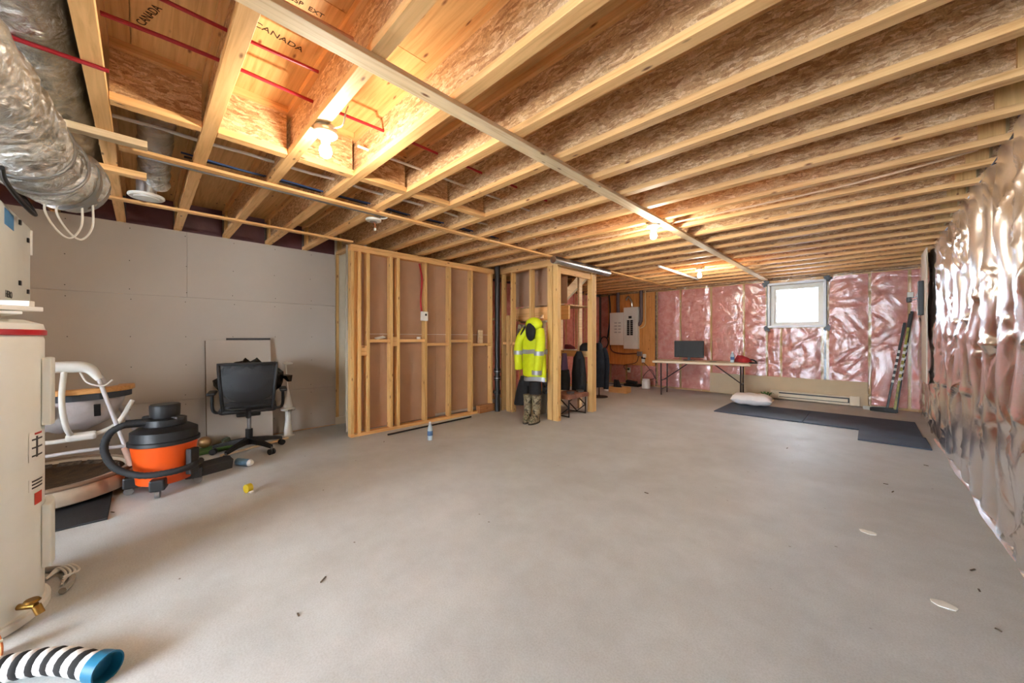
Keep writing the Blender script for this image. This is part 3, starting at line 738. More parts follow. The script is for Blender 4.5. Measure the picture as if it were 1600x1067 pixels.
run('red_cable', [(-2.3, -0.85, H - 0.01), (-2.3, -0.4, H - 0.011), (-2.3, -0.1, H - 0.01)], 0.009, REDP, 'short red cable stapled under the joists beside the foil ducts', 'cable')
run('blue_cable', sag(-3.3, 0.18, 3.2, H + 0.10, 0.008), 0.007, BLUEP, 'blue cable sagging through the joist bays', 'cable')
run('dark_cable', sag(-3.36, 0.2, 6.0, H + 0.11, 0.006), 0.008, DARKC, 'dark cable threaded through the joists by the stair partition', 'cable')
run('grey_conduit', [(-3.235, -0.02, H - 0.012), (-3.235, 1.6, H - 0.012)], 0.010, STEEL, 'thin grey conduit clipped beside the second strapping board', 'conduit')
run('pex_pipe', [(XR - 0.1, 3.64, H + 0.03), (0.2, 3.68, H + 0.015), (-0.3, 3.74, H + 0.012), (-1.2, 3.73, H + 0.012), (-2.0, 3.74, H + 0.014), (-2.55, 3.73, H + 0.03)], 0.009, plain('tan_pipe', (218, 178, 138), 0.45), 'tan pipe slung between two joists near the plastic wall', 'pipe')
tag(B().tube([onz(1030, 416, H - 0.02), onz(1090, 436, H - 0.02)], 0.02, 8).build('white_duct_strip', WHITE, None, True), 'white strip run under the joists to the far bulb', 'cable')
run('pvc_pipe', [(-1.78, -1.3, H + 0.2), (-1.66, 0.75, H + 0.2)], 0.016, plain('pinkish_pipe', (206, 160, 128), 0.5), 'tan pipe lying beside the joist near the pale strapping', 'pipe')

# ------------------------------------------------------------------ foil ducts, vent, ventilator
def foil_tube(path, r, seed, n=26, m=7):
    rg = random.Random(seed); P = arc(path, m); rs = []
    for i in range(len(P)): rs.append(r * (1 + 0.07 * math.sin(i * 1.9) + rg.uniform(-0.035, 0.035)))
    b = B().tube(P, rs, n); b.v = [tuple(c + rg.uniform(-1, 1) * r * 0.035 for c in v) for v in b.v]; return b
fd = thing('flex_duct', 'fat foil flexible duct slung under the joists above the white ventilator', 'duct', (-2.6, -0.42, 2.08))
foil_tube([(1.5, -0.12, 0.02), (0.9, -0.06, 0.03), (0.4, -0.01, 0.03), (0.02, 0.0, 0.02)], 0.155, 1).build('sleeve', FOIL, fd, True)
foil_tube([(0.06, 0.0, 0.03), (-0.2, 0.01, 0.02), (-0.45, 0.05, 0.0), (-0.62, 0.13, 0.0)], 0.168, 5).build('elbow_wrap', FOIL, fd, True)
B().tube([(-0.58, 0.105, -0.01), (-0.66, 0.155, -0.012)], [0.174, 0.160], 28).build('end_collar', GALV, fd, True)
for q, (xx, yy) in enumerate(((-0.16, 0.012), (-0.40, 0.04))):
    B().tube([(xx + 0.01, yy + 0.18 * math.cos(a), 0.015 + 0.18 * math.sin(a)) for a in [2 * PI * i / 30 for i in range(31)]], 0.006, 6).build('tie_band', GALV, fd, True)
f2 = thing('flex_duct', 'foil duct running along the joist bay above the ventilator', 'duct', (-3.0, -0.35, 2.48))
foil_tube([(1.1, 0, 0.0), (0.5, 0.01, 0.0), (0.0, 0, 0.0), (-0.6, 0, 0.01), (-1.4, 0, 0)], 0.145, 2).build('sleeve', FOIL, f2, True)
f4 = thing('flex_duct', 'small foil duct tucked in the joist bay above the round vent', 'duct', (-3.8, 0.06, 2.4))
foil_tube([(0.75, 0.0, 0.10), (0.4, 0.0, 0.10), (0.15, 0.0, 0.04), (0.0, 0.0, -0.06)], 0.085, 4, 18).build('sleeve', FOIL, f4, True)
vt = thing('ceiling_vent', 'white round ceiling vent on a metal collar', 'vent', (-3.78, 0.02, 2.22))
B().cyl((0, 0, 0.02), (0, 0, 0.13), 0.055, n=24).build('collar', GALV, vt, True)
B().lathe([(0.05, 0.022), (0.098, 0.012), (0.1, 0.0), (0.092, -0.008), (0.07, -0.004), (0.066, -0.012), (0.02, -0.016)], 30).build('grille', WHITE, vt, True)
hv = thing('ventilator_unit', 'white ventilator cabinet hung by chains above the water heater', 'ventilator', (-3.2, -0.72, 1.345))
B().box(-0.4, 0.4, -0.23, 0.235, 0, 0.515).build('cabinet', WHITE, hv, bevel=0.008)
B().box(-0.385, 0.385, 0.236, 0.248, 0.012, 0.5).build('door_panel', CREAM, hv, bevel=0.005)
B().box(-0.405, -0.385, 0.10, 0.255, 0.34, 0.49).build('latch_plate', WHITE, hv, bevel=0.004)
for xx, zz in ((-0.30, 0.40), (-0.10, 0.46), (-0.30, 0.10), (-0.10, 0.13)): B().box(xx - 0.012, xx + 0.012, 0.248, 0.256, zz, zz + 0.025).build('clip', BLACK, hv)
text_mesh('HERO', 0.05, 'lettering', BLACK, hv, (0.12, 0.2495, 0.06), (PI / 2, 0, PI))
B().box(0.02, 0.2, 0.2485, 0.2495, 0.40, 0.48).build('blue_sticker', plain('sticker_blue', (70, 140, 190), 0.5), hv)
tag(B().tube(arc([(-2.62, -0.42, 1.91), (-2.74, -0.43, 1.89), (-2.95, -0.42, 1.86), (-3.15, -0.40, 1.84), (-3.2, -0.44, 1.93), (-3.05, -0.47, 1.96)]), 0.010, 8).build('drain_hose', BLACK, None, True), 'black hose looping down to the white ventilator', 'hose')
hc = thing('hanging_cord', 'white cords hanging in loops under the foil duct', 'cord', (-3.16, -0.27, 1.80))
for dx in (0.0, 0.04):
    B().tube(arc([(0.0, -0.08 + dx, 0.16), (0.0, -0.10 + dx, 0.08), (0.01, -0.06 + dx, -0.02), (0.01, -0.01 + dx, -0.06), (0.01, 0.03 + dx, 0.02), (0.0, 0.03 + dx, 0.16)]), 0.005, 6).build('cord_loop', WHITEP, hc, True)

# ------------------------------------------------------------------ water heater
wh = thing('water_heater', 'cream electric water heater with warning labels', 'water heater', (-2.652, -0.585, 0))
R = 0.28
B().lathe([(0.27, 0.0), (R, 0.012), (R, 0.04), (R - 0.006, 0.045), (R - 0.006, 1.18), (R - 0.01, 1.2)], 48).build('tank', CREAM, wh, True)
B().lathe([(R - 0.004, 1.2), (R + 0.001, 1.203), (R + 0.001, 1.222), (R - 0.004, 1.225)], 48).build('red_band', plain('red_band', (182, 30, 40), 0.4), wh, True)
B().lathe([(R - 0.004, 1.225), (R - 0.01, 1.25), (R - 0.06, 1.268), (0.05, 1.275)], 48).build('top_cover', WHITE, wh, True)
B().lathe([(R + 0.004, 0.0), (R + 0.012, 0.004), (R + 0.012, 0.03), (R + 0.004, 0.034)], 48).build('base_ring', WHITE, wh, True)
def on_tank(a, z, w, hgt, name, m, t=0.004, n=6):
    b = B(); rr = R - 0.005; da = w / R; rings = []
    for i in range(n + 1):
        q = a - da / 2 + da * i / n; c, s = math.cos(q), math.sin(q)
        rings.append([(rr * c, rr * s, z), ((rr + t) * c, (rr + t) * s, z), ((rr + t) * c, (rr + t) * s, z + hgt), (rr * c, rr * s, z + hgt)])
    return b.loft(rings).build(name, m, wh, bevel=0.004 if t > 0.01 else 0)
AT = math.radians(88)   # the side of the tank at its outline
on_tank(AT + 0.12, 0.80, 0.14, 0.30, 'access_cover', CREAM, 0.028)
on_tank(AT + 0.12, 0.17, 0.14, 0.28, 'access_cover', CREAM, 0.028)
LAB = plain('label_paper', (236, 234, 226), 0.6); LABI = plain('label_ink', (60, 56, 56), 0.6); LABR = plain('label_red', (200, 60, 44), 0.6)
for z, hh in ((0.66, 0.125), (0.535, 0.05)):
    on_tank(AT - 0.22, z, 0.11, hh, 'label', LAB, 0.001)
    for q in range(3): on_tank(AT - 0.24, z + hh * (0.15 + 0.28 * q), 0.07, 0.007, 'print_line', LABI, 0.0016)
on_tank(AT - 0.26, 0.675, 0.012, 0.09, 'barcode', LABI, 0.0017); on_tank(AT - 0.22, 0.47, 0.05, 0.05, 'warning_mark', LABR, 0.0016)
on_tank(AT - 0.22, 0.772, 0.05, 0.008, 'brand_line', LABR, 0.0018)
dv = B().cyl((0.0, 0, 0), (0.06, 0.0, 0), 0.012, n=12).build('drain_valve', BRASS, wh, True, loc=(R * math.cos(0.95), R * math.sin(0.95), 0.085), rot=(0, 0, 0.95))
B().lathe([(0.02, 0), (0.026, 0.006), (0.02, 0.014)], 14, (0, 0, 0)).build('valve_wheel', BRASS, dv, True, loc=(0.045, 0, 0.012))
B().cyl((0.06, 0, 0), (0.075, 0, -0.035), 0.014, n=12).build('spout', BRASS, dv, True)
for i, (dx, dy, r, sz, m) in enumerate(((0.06, 0.10, 0.3, (0.30, 0.2, 0.012), LAB), (0.0, 0.14, 0.8, (0.22, 0.16, 0.02), WHITE), (-0.05, 0.12, 1.2, (0.26, 0.03, 0.025), WHITEP))):
    tag(B().obox((-2.652 + dx, -0.585 + dy, 1.292 + i * 0.024), sz, (0.0, 0.0, r)).build(('paper_manual', 'plastic_tray', 'white_strip')[i], m, None, bevel=0.003), ('paper manual lying on top of the water heater', 'white plastic tray on the paper atop the water heater', 'narrow white strip laid across the tray on the water heater')[i], ('paper', 'tray', 'strip')[i])
tag(B().tube(arc([(-2.66, -0.26, 0.02), (-2.76, -0.24, 0.015), (-2.92, -0.28, 0.015), (-3.0, -0.42, 0.015), (-2.97, -0.6, 0.015)]), 0.014, 8).build('drain_tube', plain('clear_tube', (150, 146, 138), 0.3), None, True), 'grey plastic tube curling on the floor at the water heater', 'tube')
wcd = thing('twine_bundle', 'loops of white cord on the floor behind the water heater', 'cord', (-2.8, -0.28, 0))
for i in range(4):
    B().tube(arc([(0.06 - 0.01 * i, 0.01, 0.012 + 0.008 * i), (-0.02, 0.015 + 0.014 * i, 0.03), (-0.11, -0.02 + 0.012 * i, 0.032), (-0.06, -0.05, 0.014)]), 0.005, 6).build('cord_loop', WHITEP, wcd, True)

# ------------------------------------------------------------------ striped tunnel toy, coloured disc
st = thing('toy_tunnel', 'black and white striped fabric tube with a blue end ring', 'toy', (0, 0, 0))
pth = arc([onz(-60, 1062, 0.045), onz(10, 1044, 0.045), onz(85, 1032, 0.045), onz(150, 1040, 0.045)], 8)
ring_n = len(pth)
STW = plain('white_cloth', (232, 230, 228), 0.9); STB = plain('black_cloth', (24, 22, 22), 0.9)
seg = [Vector(p) for p in pth]
fine = [seg[0].lerp(seg[0], 0)]
tot = 17; 
def along(t):
    f = t * (len(seg) - 1); i = min(int(f), len(seg) - 2); return seg[i].lerp(seg[i + 1], f - i)
for i in range(tot):
    ps = [along((i + q / 3) / tot) for q in range(4)]
    B().tube(ps, [0.038, 0.041, 0.041, 0.038], 14).build('stripe', STB if i % 2 else STW, st, True)
e0, e1 = along(0.985), along(1.0); d = (e1 - e0).normalized()
TEAL = plain('blue_ring', (20, 104, 138), 0.35)
rg_ = []
for rr, t in ((0.040, 0.0), (0.046, 0.002), (0.048, 0.05), (0.043, 0.05), (0.040, 0.01)):
    sd = d.cross(Vector((0, 0, 1))).normalized(); up = sd.cross(d)
    rg_.append([e1 + d * t + sd * rr * math.cos(2 * PI * j / 24) + up * rr * math.sin(2 * PI * j / 24) for j in range(24)])
B().loft(rg_).build('end_ring', TEAL, st, True)
dk = thing('toy_disc', 'rainbow striped round toy at the foot of the water heater', 'toy', tuple(onz(-4, 1030, 0.0)), 0.4)
RC = [(216, 60, 50), (240, 226, 190), (238, 170, 60), (240, 236, 226), (110, 180, 200), (236, 228, 200)]
for i, c in enumerate(RC): B().box(-0.035, 0.035, -0.004, 0.004, 0.01 + i * 0.012, 0.0215 + i * 0.012).build('colour_band', plain('toy_%d' % i, c, 0.5), dk)
B().tube([(0.04 * math.cos(2 * PI * i / 24), 0, 0.046 + 0.044 * math.sin(2 * PI * i / 24)) for i in range(25)], 0.004, 6).build('rim', plain('toy_rim', (214, 120, 60), 0.5), dk, True)

# ------------------------------------------------------------------ round pet bed, foam mat, baby swing
bx, by = -4.36, -0.52
tag(B().box(bx - 0.5, -3.55, by - 0.62, by + 0.36, 0.001, 0.014).build('foam_mat', RUBBER, None, bevel=0.003), 'black foam floor mat under the round pet bed', 'mat')
pbed = thing('pet_bed', 'round pet bed with brown fur lining and cream quilted side', 'pet bed', (bx, by, 0.015))
B().lathe([(0.40, 0.0), (0.485, 0.03), (0.50, 0.09), (0.47, 0.15), (0.43, 0.155), (0.40, 0.10)], 48, cap=False).build('side_wall', plain('quilt_cream', (206, 190, 168), 0.9, bump=0.5, bscale=12), pbed, True)
B().tube([(0.475 * math.cos(2 * PI * i / 48), 0.475 * math.sin(2 * PI * i / 48), 0.15) for i in range(49)], 0.016, 8).build('piping', plain('taupe_cloth', (140, 118, 98), 0.9), pbed, True)
FUR = plain('brown_fur', (84, 62, 36), 1.0, var=0.25, nscale=14, bump=1.0, bscale=90)
B().lathe([(0.43, 0.05), (0.425, 0.135), (0.37, 0.125), (0.2, 0.10), (0.01, 0.095)], 40).build('fur_lining', FUR, pbed, True)
for i in range(9):
    a = 1.2 + i * 0.42
    B().obox((0.37 * math.cos(a), 0.37 * math.sin(a), 0.13), (0.05, 0.13, 0.012), (0, -0.5, a)).build('ruffle', plain('zebra_cloth', (96, 84, 72), 0.9, var=0.4, nscale=30), pbed, bevel=0.004)
sw = thing('baby_swing', 'white and grey baby swing with wooden tray standing over the pet bed', 'baby swing', (-4.55, -0.42, 0), 0)
GREYP = plain('swing_grey', (196, 194, 196), 0.4); WOODT = wood('tray_wood', (206, 152, 90), (182, 126, 66), 1, knots=False)
B().tube(arc([(0.14, -0.20, 0.86), (0.15, -0.12, 0.95), (0.16, 0.02, 0.965), (0.17, 0.12, 0.95), (0.18, 0.18, 0.86)]), [0.026 + 0.024 * math.sin(PI * i / 32) for i in range(33)], 12, flat=0.9).build('motor_head', WHITE, sw, True)
B().tube([(0.18, 0.17, 0.88), (0.335, 0.33, 0.3)], 0.014, 10).build('leg', GREYP, sw, True)
B().tube([(0.33, 0.325, 0.32), (0.365, 0.37, 0.175)], [0.026, 0.034], 10).build('foot', plain('foot_pink', (178, 140, 120), 0.6), sw, True)
B().tube([(0.14, -0.2, 0.88), (0.20, -0.48, 0.17)], 0.014, 10).build('leg', GREYP, sw, True)
B().tube([(0.12, 0.18, 0.88), (-0.34, 0.50, 0.02)], 0.016, 10).build('leg', GREYP, sw, True)
B().tube(arc([(0.33, 0.32, 0.33), (0.34, 0.1, 0.34), (0.30, -0.25, 0.33), (0.19, -0.42, 0.32)]), 0.013, 8).build('cross_bar', GREYP, sw, True)
B().tube(arc([(0.17, 0.0, 0.93), (0.29, 0.0, 0.72), (0.28, 0.02, 0.52), (0.20, 0.05, 0.42)]), 0.017, 10).build('swing_arm', WHITE, sw, True)
B().tube(arc([(0.10, -0.32, 0.55), (0.19, -0.22, 0.44), (0.21, 0.0, 0.41), (0.18, 0.25, 0.47), (0.10, 0.36, 0.66)]), 0.016, 8).build('seat_tube', WHITE, sw, True)
B().obox((0.22, 0.09, 0.43), (0.06, 0.16, 0.06), (0, 0.3, 0)).build('latch_block', WHITE, sw, bevel=0.02)
def half_ring(r0, r1, z0, z1, n=18, a0=-0.6 * PI, a1=0.55 * PI, cx=-0.05, sy=1.25):
    return B().loft([[(cx + r * math.cos(a), sy * r * math.sin(a), z) for r, z in ((r0, z0), (r1, z0), (r1, z1), (r0, z1))] for a in [a0 + (a1 - a0) * i / n for i in range(n + 1)]])
half_ring(0.22, 0.30, 0.75, 0.79).build('wooden_tray', WOODT, sw, bevel=0.006)
half_ring(0.23, 0.285, 0.70, 0.749).build('seat_rim', plain('slate_cloth', (70, 74, 80), 0.8), sw)
rings = []
for z, r in ((0.70, 0.27), (0.62, 0.25), (0.52, 0.21), (0.45, 0.10)):
    rings.append([(-0.05 + r * math.cos(a), 1.2 * r * math.sin(a), z + 0.01 * math.sin(5 * a)) for a in [2 * PI * i / 24 for i in range(24)]])
B().loft(rings, False).build('seat_sling', plain('pale_cloth', (206, 200, 200), 0.9, bump=0.5, bscale=20), sw, True)
for yy in (-0.06, 0.17): B().obox((0.215, yy, 0.62), (0.012, 0.035, 0.10), (0, 0.35, 0)).build('buckle_strap', BLACK, sw)
B().tube(arc([(0.19, 0.08, 0.92), (0.22, 0.12, 0.84), (0.23, 0.2, 0.81), (0.21, 0.25, 0.85)]), 0.006, 6).build('toy_hook', WHITE, sw, True)

# ------------------------------------------------------------------ wet/dry vacuum
vc = thing('shop_vacuum', 'orange wet dry vacuum with black lid and ribbed hose', 'vacuum cleaner', tuple(onz(258, 763, 0.0)), 0.75)
B().lathe([(0.14, 0.07), (0.165, 0.08), (0.195, 0.36), (0.2, 0.37)], 40).build('drum', ORANGE, vc, True)
B().lathe([(0.2, 0.37), (0.212, 0.375), (0.212, 0.40), (0.2, 0.405), (0.198, 0.47), (0.15, 0.5), (0.1, 0.505)], 40).build('lid', BLACK, vc, True)
B().lathe([(0.12, 0.5), (0.13, 0.51), (0.13, 0.555), (0.10, 0.565)], 30).build('motor_base', BLACK, vc, True)
B().lathe([(0.085, 0.565), (0.09, 0.575), (0.092, 0.66), (0.085, 0.668), (0.02, 0.67)], 30).build('motor_cap', BLACK, vc, True)
B().box(-0.16, 0.13, -0.035, 0.035, 0.535, 0.575).build('carry_handle', BLACK, vc, bevel=0.012)
for a in (0.6, 2.2, 3.8, 5.3):
    f = B().obox((0.175 * math.cos(a), 0.175 * math.sin(a), 0.095), (0.11, 0.09, 0.085), (0, 0, a)).build('caster_foot', BLACK, vc, bevel=0.012)
    B().cyl((0.2 * math.cos(a) - 0.014 * math.sin(a), 0.2 * math.sin(a) + 0.014 * math.cos(a), 0.028), (0.2 * math.cos(a) + 0.014 * math.sin(a), 0.2 * math.sin(a) - 0.014 * math.cos(a), 0.028), 0.028, n=16).build('caster_wheel', STEEL, f, True)
hp = []
for i in range(40):
    t = i / 39; a = PI + 0.25 - t * 3.3
    hp.append((0.25 * math.cos(a), 0.25 * math.sin(a), 0.50 - 0.32 * min(1, t * 1.7) + 0.02 * math.sin(t * 6)))
hp = [Vector((-0.1, 0.10, 0.545)), Vector((-0.17, 0.10, 0.54))] + [Vector((-0.235, 0.07, 0.50))] + [Vector(p) for p in hp[6:]]
# hose: out of the lid, down the side, round the front of the drum
hw = arc([(-0.02, -0.10, 0.545), (-0.10, -0.17, 0.55), (-0.17, -0.235, 0.50), (-0.20, -0.25, 0.38), (-0.10, -0.27, 0.26), (0.06, -0.255, 0.2), (0.18, -0.19, 0.19), (0.24, -0.06, 0.19), (0.22, 0.08, 0.2)], 10)
B().tube(hw, [0.022 + 0.002 * (i % 2) for i in range(len(hw))], 12).build('hose', RUBBER, vc, True)
B().cyl((-0.02, -0.09, 0.545), (-0.12, -0.18, 0.548), 0.03, n=16).build('hose_cuff', BLACK, vc, True)
B().box(0.19, 0.235, -0.03, 0.05, 0.12, 0.32).build('tool_holder', BLACK, vc, bevel=0.01)
# clutter behind the vacuum
cl = onz(330, 738, 0)
tag(B().obox((cl.x, cl.y, 0.05), (0.10, 0.30, 0.10), (0, 0.25, 0.3)).build('plastic_ramp', plain('dark_grey_plastic', (58, 58, 58), 0.5, bump=0.6, bscale=30), None, bevel=0.01), 'dark grey ribbed plastic ramp beside the orange vacuum', 'ramp')
c2 = onz(336, 704, 0)
gt = thing('garden_tray', 'green plastic tray with tools between vacuum and office chair', 'tray', (c2.x, c2.y, 0))
B().obox((0, 0, 0.02), (0.16, 0.34, 0.04), (0, 0, 0.2)).build('tray', plain('green_plastic', (84, 122, 60), 0.5), gt, bevel=0.01)
B().obox((-0.05, 0.10, 0.075), (0.05, 0.07, 0.06), (0.3, 0, 0.4)).build('bristle_head', plain('bristle', (94, 98, 76), 0.9), gt, bevel=0.01)
tag(B().ball((c2.x - 0.03, c2.y - 0.08, 0.10), 0.058, 18, 12).build('gold_ball', plain('gold_ball', (176, 140, 96), 0.3, 0.6), None, True), 'gold coloured ball resting on the green tray', 'ball')
tag(B().beam(onz(345, 712, 0.012), onz(450, 684, 0.012), 0.03, 0.018).build('wood_stick', W_PALE, None), 'pale wood stick lying on the floor under the office chair', 'stick')
can = onz(382, 722, 0.033)
cn = thing('spray_can', 'blue and white can lying by the office chair wheels', 'can', tuple(can), 0.55)
B().cyl((-0.075, 0, 0), (0.06, 0, 0), 0.032, n=20).build('body', plain('can_blue', (120, 160, 190), 0.35, var=0.3, nscale=20), cn, True)
B().cyl((0.06, 0, 0), (0.085, 0, 0), 0.032, 0.02, n=20).build('shoulder', WHITE, cn, True); B().cyl((-0.08, 0, 0), (-0.074, 0, 0), 0.0325, n=20).build('base_rim', STEEL, cn, True)
yt = onz(388, 769, 0)
y_ = thing('tape_measure', 'yellow tape measure lying on the open concrete', 'tape measure', tuple(yt), 0.4)
B().cyl((0, -0.018, 0.032), (0, 0.018, 0.032), 0.032, n=20).build('case', plain('yellow_plastic', (214, 186, 30), 0.4), y_, True)
B().cyl((0, 0.0185, 0.032), (0, 0.0195, 0.032), 0.018, n=16).build('dial', LAB, y_, True)
B().box(0.0, 0.045, -0.012, 0.012, 0.002, 0.014).build('mouth', WHITE, y_, bevel=0.002)
bt = onz(672, 687, 0)
def bottle(loc, label, hgt=0.21, r=0.032):
    t = thing('water_bottle', label, 'bottle', tuple(loc))
    g = plain('bottle_plastic', (186, 204, 214), 0.15, var=0.05)
    B().lathe([(r * 0.9, 0), (r, 0.01), (r, hgt * 0.6), (r * 0.85, hgt * 0.7), (r * 0.4, hgt * 0.88), (r * 0.4, hgt * 0.92)], 20).build('body', g, t, True)
    B().lathe([(r * 1.01, hgt * 0.25), (r * 1.02, hgt * 0.26), (r * 1.02, hgt * 0.5), (r * 1.01, hgt * 0.51)], 20).build('label', plain('bottle_label', (84, 120, 170), 0.4, var=0.3, nscale=25), t, True)
    B().lathe([(r * 0.44, hgt * 0.92), (r * 0.46, hgt * 0.93), (r * 0.46, hgt), (r * 0.3, hgt * 1.005)], 16).build('cap', WHITE, t, True)
bottle(bt, 'clear water bottle standing on the concrete before the stud partition')

# ------------------------------------------------------------------ leaning drywall offcut, office chair
dl = onx(333, 640, XL).y; dr = onx(411, 640, XL).y
do = thing('drywall_offcut', 'drywall offcut leaning on the wall behind the office chair', 'drywall', (XL + 0.062, (dl + dr) / 2, 0))
B().add([(0.10, -0.3, 0.0), (0.113, -0.3, 0.0), (0.113, 0.3, 0.0), (0.10, 0.3, 0.0), (-0.045, -0.3, 1.16), (-0.032, -0.3, 1.16), (-0.032, 0.3, 1.16), (-0.045, 0.3, 1.16)], [(0, 3, 2, 1), (4, 5, 6, 7), (0, 1, 5, 4), (1, 2, 6, 5), (2, 3, 7, 6), (3, 0, 4, 7)]).build('sheet', DRY, do)
B().box(-0.05, -0.025, -0.12, 0.3, 1.162, 1.185).build('dark_strip', plain('dark_slate', (64, 64, 66), 0.6), do)
B().obox((0.031, -0.304, 0.58), (0.014, 0.006, 1.16), (0, -0.125, 0)).build('raw_edge', plain('raw_edge', (98, 80, 58), 0.9), do)
oc = thing('office_chair', 'black mesh office chair turned to the wall with a bag on it', 'office chair', (-4.62, 0.78, 0), math.radians(79))
# local +Y is the way the sitter faces
MESHM, nt, p = new_mat('chair_mesh')
ou = nt.nodes['Material Output']; t_ = N(nt, 'ShaderNodeBsdfTransparent'); mx = N(nt, 'ShaderNodeMixShader'); mx.inputs[0].default_value = 0.88
p.inputs['Base Color'].default_value = (0.012, 0.012, 0.013, 1); p.inputs['Roughness'].default_value = 0.7
nt.links.new(t_.outputs[0], mx.inputs[1]); nt.links.new(p.outputs[0], mx.inputs[2]); nt.links.new(mx.outputs[0], ou.inputs[0])
for i in range(5):
    a = 2 * PI * i / 5 + 0.35; c, s = math.cos(a), math.sin(a)
    l = B().loft([[(r * c - w * s, r * s + w * c, z0), (r * c + w * s, r * s - w * c, z0), (r * c + w * s, r * s - w * c, z1), (r * c - w * s, r * s + w * c, z1)] for r, w, z0, z1 in ((0.03, 0.028, 0.09, 0.15), (0.18, 0.024, 0.085, 0.125), (0.31, 0.018, 0.065, 0.095))]).build('base_leg', BLACK, oc, bevel=0.004)
    for q in (-1, 1):
        B().cyl((0.31 * c - q * 0.008 * s, 0.31 * s + q * 0.008 * c, 0.03), (0.31 * c - q * 0.024 * s, 0.31 * s + q * 0.024 * c, 0.03), 0.03, n=18).build('caster_wheel', BLACK, l, True)
    B().cyl((0.31 * c, 0.31 * s, 0.03), (0.31 * c, 0.31 * s, 0.08), 0.008, n=10).build('caster_stem', STEEL, l, True)
B().cyl((0, 0, 0.08), (0, 0, 0.24), 0.032, n=20).build('column_sleeve', BLACK, oc, True)
B().cyl((0, 0, 0.24), (0, 0, 0.40), 0.018, n=16).build('gas_lift', STEEL, oc, True)
B().box(-0.1, 0.1, -0.13, 0.12, 0.39, 0.43).build('mechanism', BLACK, oc, bevel=0.01)
B().box(-0.24, 0.24, -0.21, 0.26, 0.435, 0.50).build('seat', plain('seat_cloth', (30, 30, 32), 0.9), oc, bevel=0.03)
def back_pt(u, v):   # u across -1..1, v up 0..1
    w = 0.20 + 0.035 * v
    return Vector((u * w, -0.245 + 0.05 * u * u - 0.03 * math.sin(v * PI) - 0.03 * v, 0.46 + 0.47 * v))
ol = [back_pt(*q) for q in [(-1 + 2 * i / 10, 0) for i in range(11)]] + [back_pt(1, i / 10) for i in range(1, 11)] + [back_pt(1 - 2 * i / 10, 1) for i in range(1, 11)] + [back_pt(-1, 1 - i / 10) for i in range(1, 10)]
B().tube(ol + [ol[0], ol[1]], 0.016, 8).build('back_frame', BLACK, oc, True)
B().loft([[back_pt(-1 + 2 * i / 12, j / 10) for i in range(13)] for j in range(11)], False, False).build('back_mesh', MESHM, oc, True)
B().loft([[back_pt(-0.96 + 1.92 * i / 12, v) + Vector((0, 0.012, 0)) for i in range(13)] for v in (0.12, 0.2)], False, False).build('lumbar_band', plain('grey_band', (110, 104, 98), 0.7), oc, True)
B().tube(arc([(0, -0.08, 0.41), (0, -0.22, 0.41), (0, -0.26, 0.48)]), 0.025, 8).build('back_bracket', BLACK, oc, True)
for q in (-1, 1):
    B().tube(arc([(q * 0.2, 0.02, 0.43), (q * 0.29, 0.02, 0.45), (q * 0.30, 0.0, 0.62)]), 0.015, 8).build('arm_post', BLACK, oc, True)
    B().box(q * 0.30 - 0.035, q * 0.30 + 0.035, -0.12, 0.13, 0.62, 0.65).build('arm_pad', BLACK, oc, bevel=0.012)
# bin bag on the seat
gb = B().ball((0, 0.0, 0.225), (0.29, 0.15, 0.22), 26, 16)
rg = random.Random(3)
gb.v = [tuple(c * (1 + 0.07 * math.sin(7 * v[0] * 9 + v[2] * 31) * math.cos(v[2] * 23) + rg.uniform(-0.05, 0.05)) for c in v) for v in gb.v]
bag = thing('bin_bag', 'shiny black bin bag heaped on the office chair seat', 'bag', (-4.70, 0.80, 0.50), math.radians(79))
BAGM = plain('bag_plastic', (14, 14, 15), 0.22, bump=0.8, bscale=22)
gb.build('sack', BAGM, bag, True)
B().loft([[(0.2 + 0.04 * math.cos(a), 0.04 * math.sin(a), 0.3) for a in [i for i in (0, 1.57, 3.14, 4.71)]], [(0.33 + 0.06 * math.cos(a), 0.06 * math.sin(a), 0.27) for a in (0, 1.57, 3.14, 4.71)], [(0.36 + 0.02 * math.cos(a), 0.02 * math.sin(a), 0.2) for a in (0, 1.57, 3.14, 4.71)]]).build('loose_corner', BAGM, bag)
# white floor lamp / fan things beside the chair
wq = onz(430, 672, 0)
wf_ = thing('pedestal_stand', 'white plastic pedestal with dish and round head beside the office chair', 'stand', (-5.04, 1.24, 0), 0)
B().lathe([(0.06, 0.0), (0.07, 0.004), (0.05, 0.012), (0.028, 0.2), (0.03, 0.3)], 20).build('pedestal', WHITE, wf_, True)
B().lathe([(0.04, 0.30), (0.075, 0.31), (0.08, 0.33), (0.06, 0.345)], 24).build('dish', WHITE, wf_, True)
B().box(0.055, 0.08, -0.02, 0.03, 0.315, 0.323).build('slot', BLACK, wf_)
B().lathe([(0.045, 0.345), (0.05, 0.36), (0.012, 0.55), (0.008, 0.56)], 18).build('cone', WHITE, wf_, True)
B().cyl((0.0, 0, 0.55), (-0.01, -0.02, 0.86), 0.007, n=8).build('stem', WHITE, wf_, True)
B().lathe([(0.012, 0.86), (0.05, 0.87), (0.055, 0.885), (0.02, 0.9)], 20).build('head', WHITE, wf_, True)

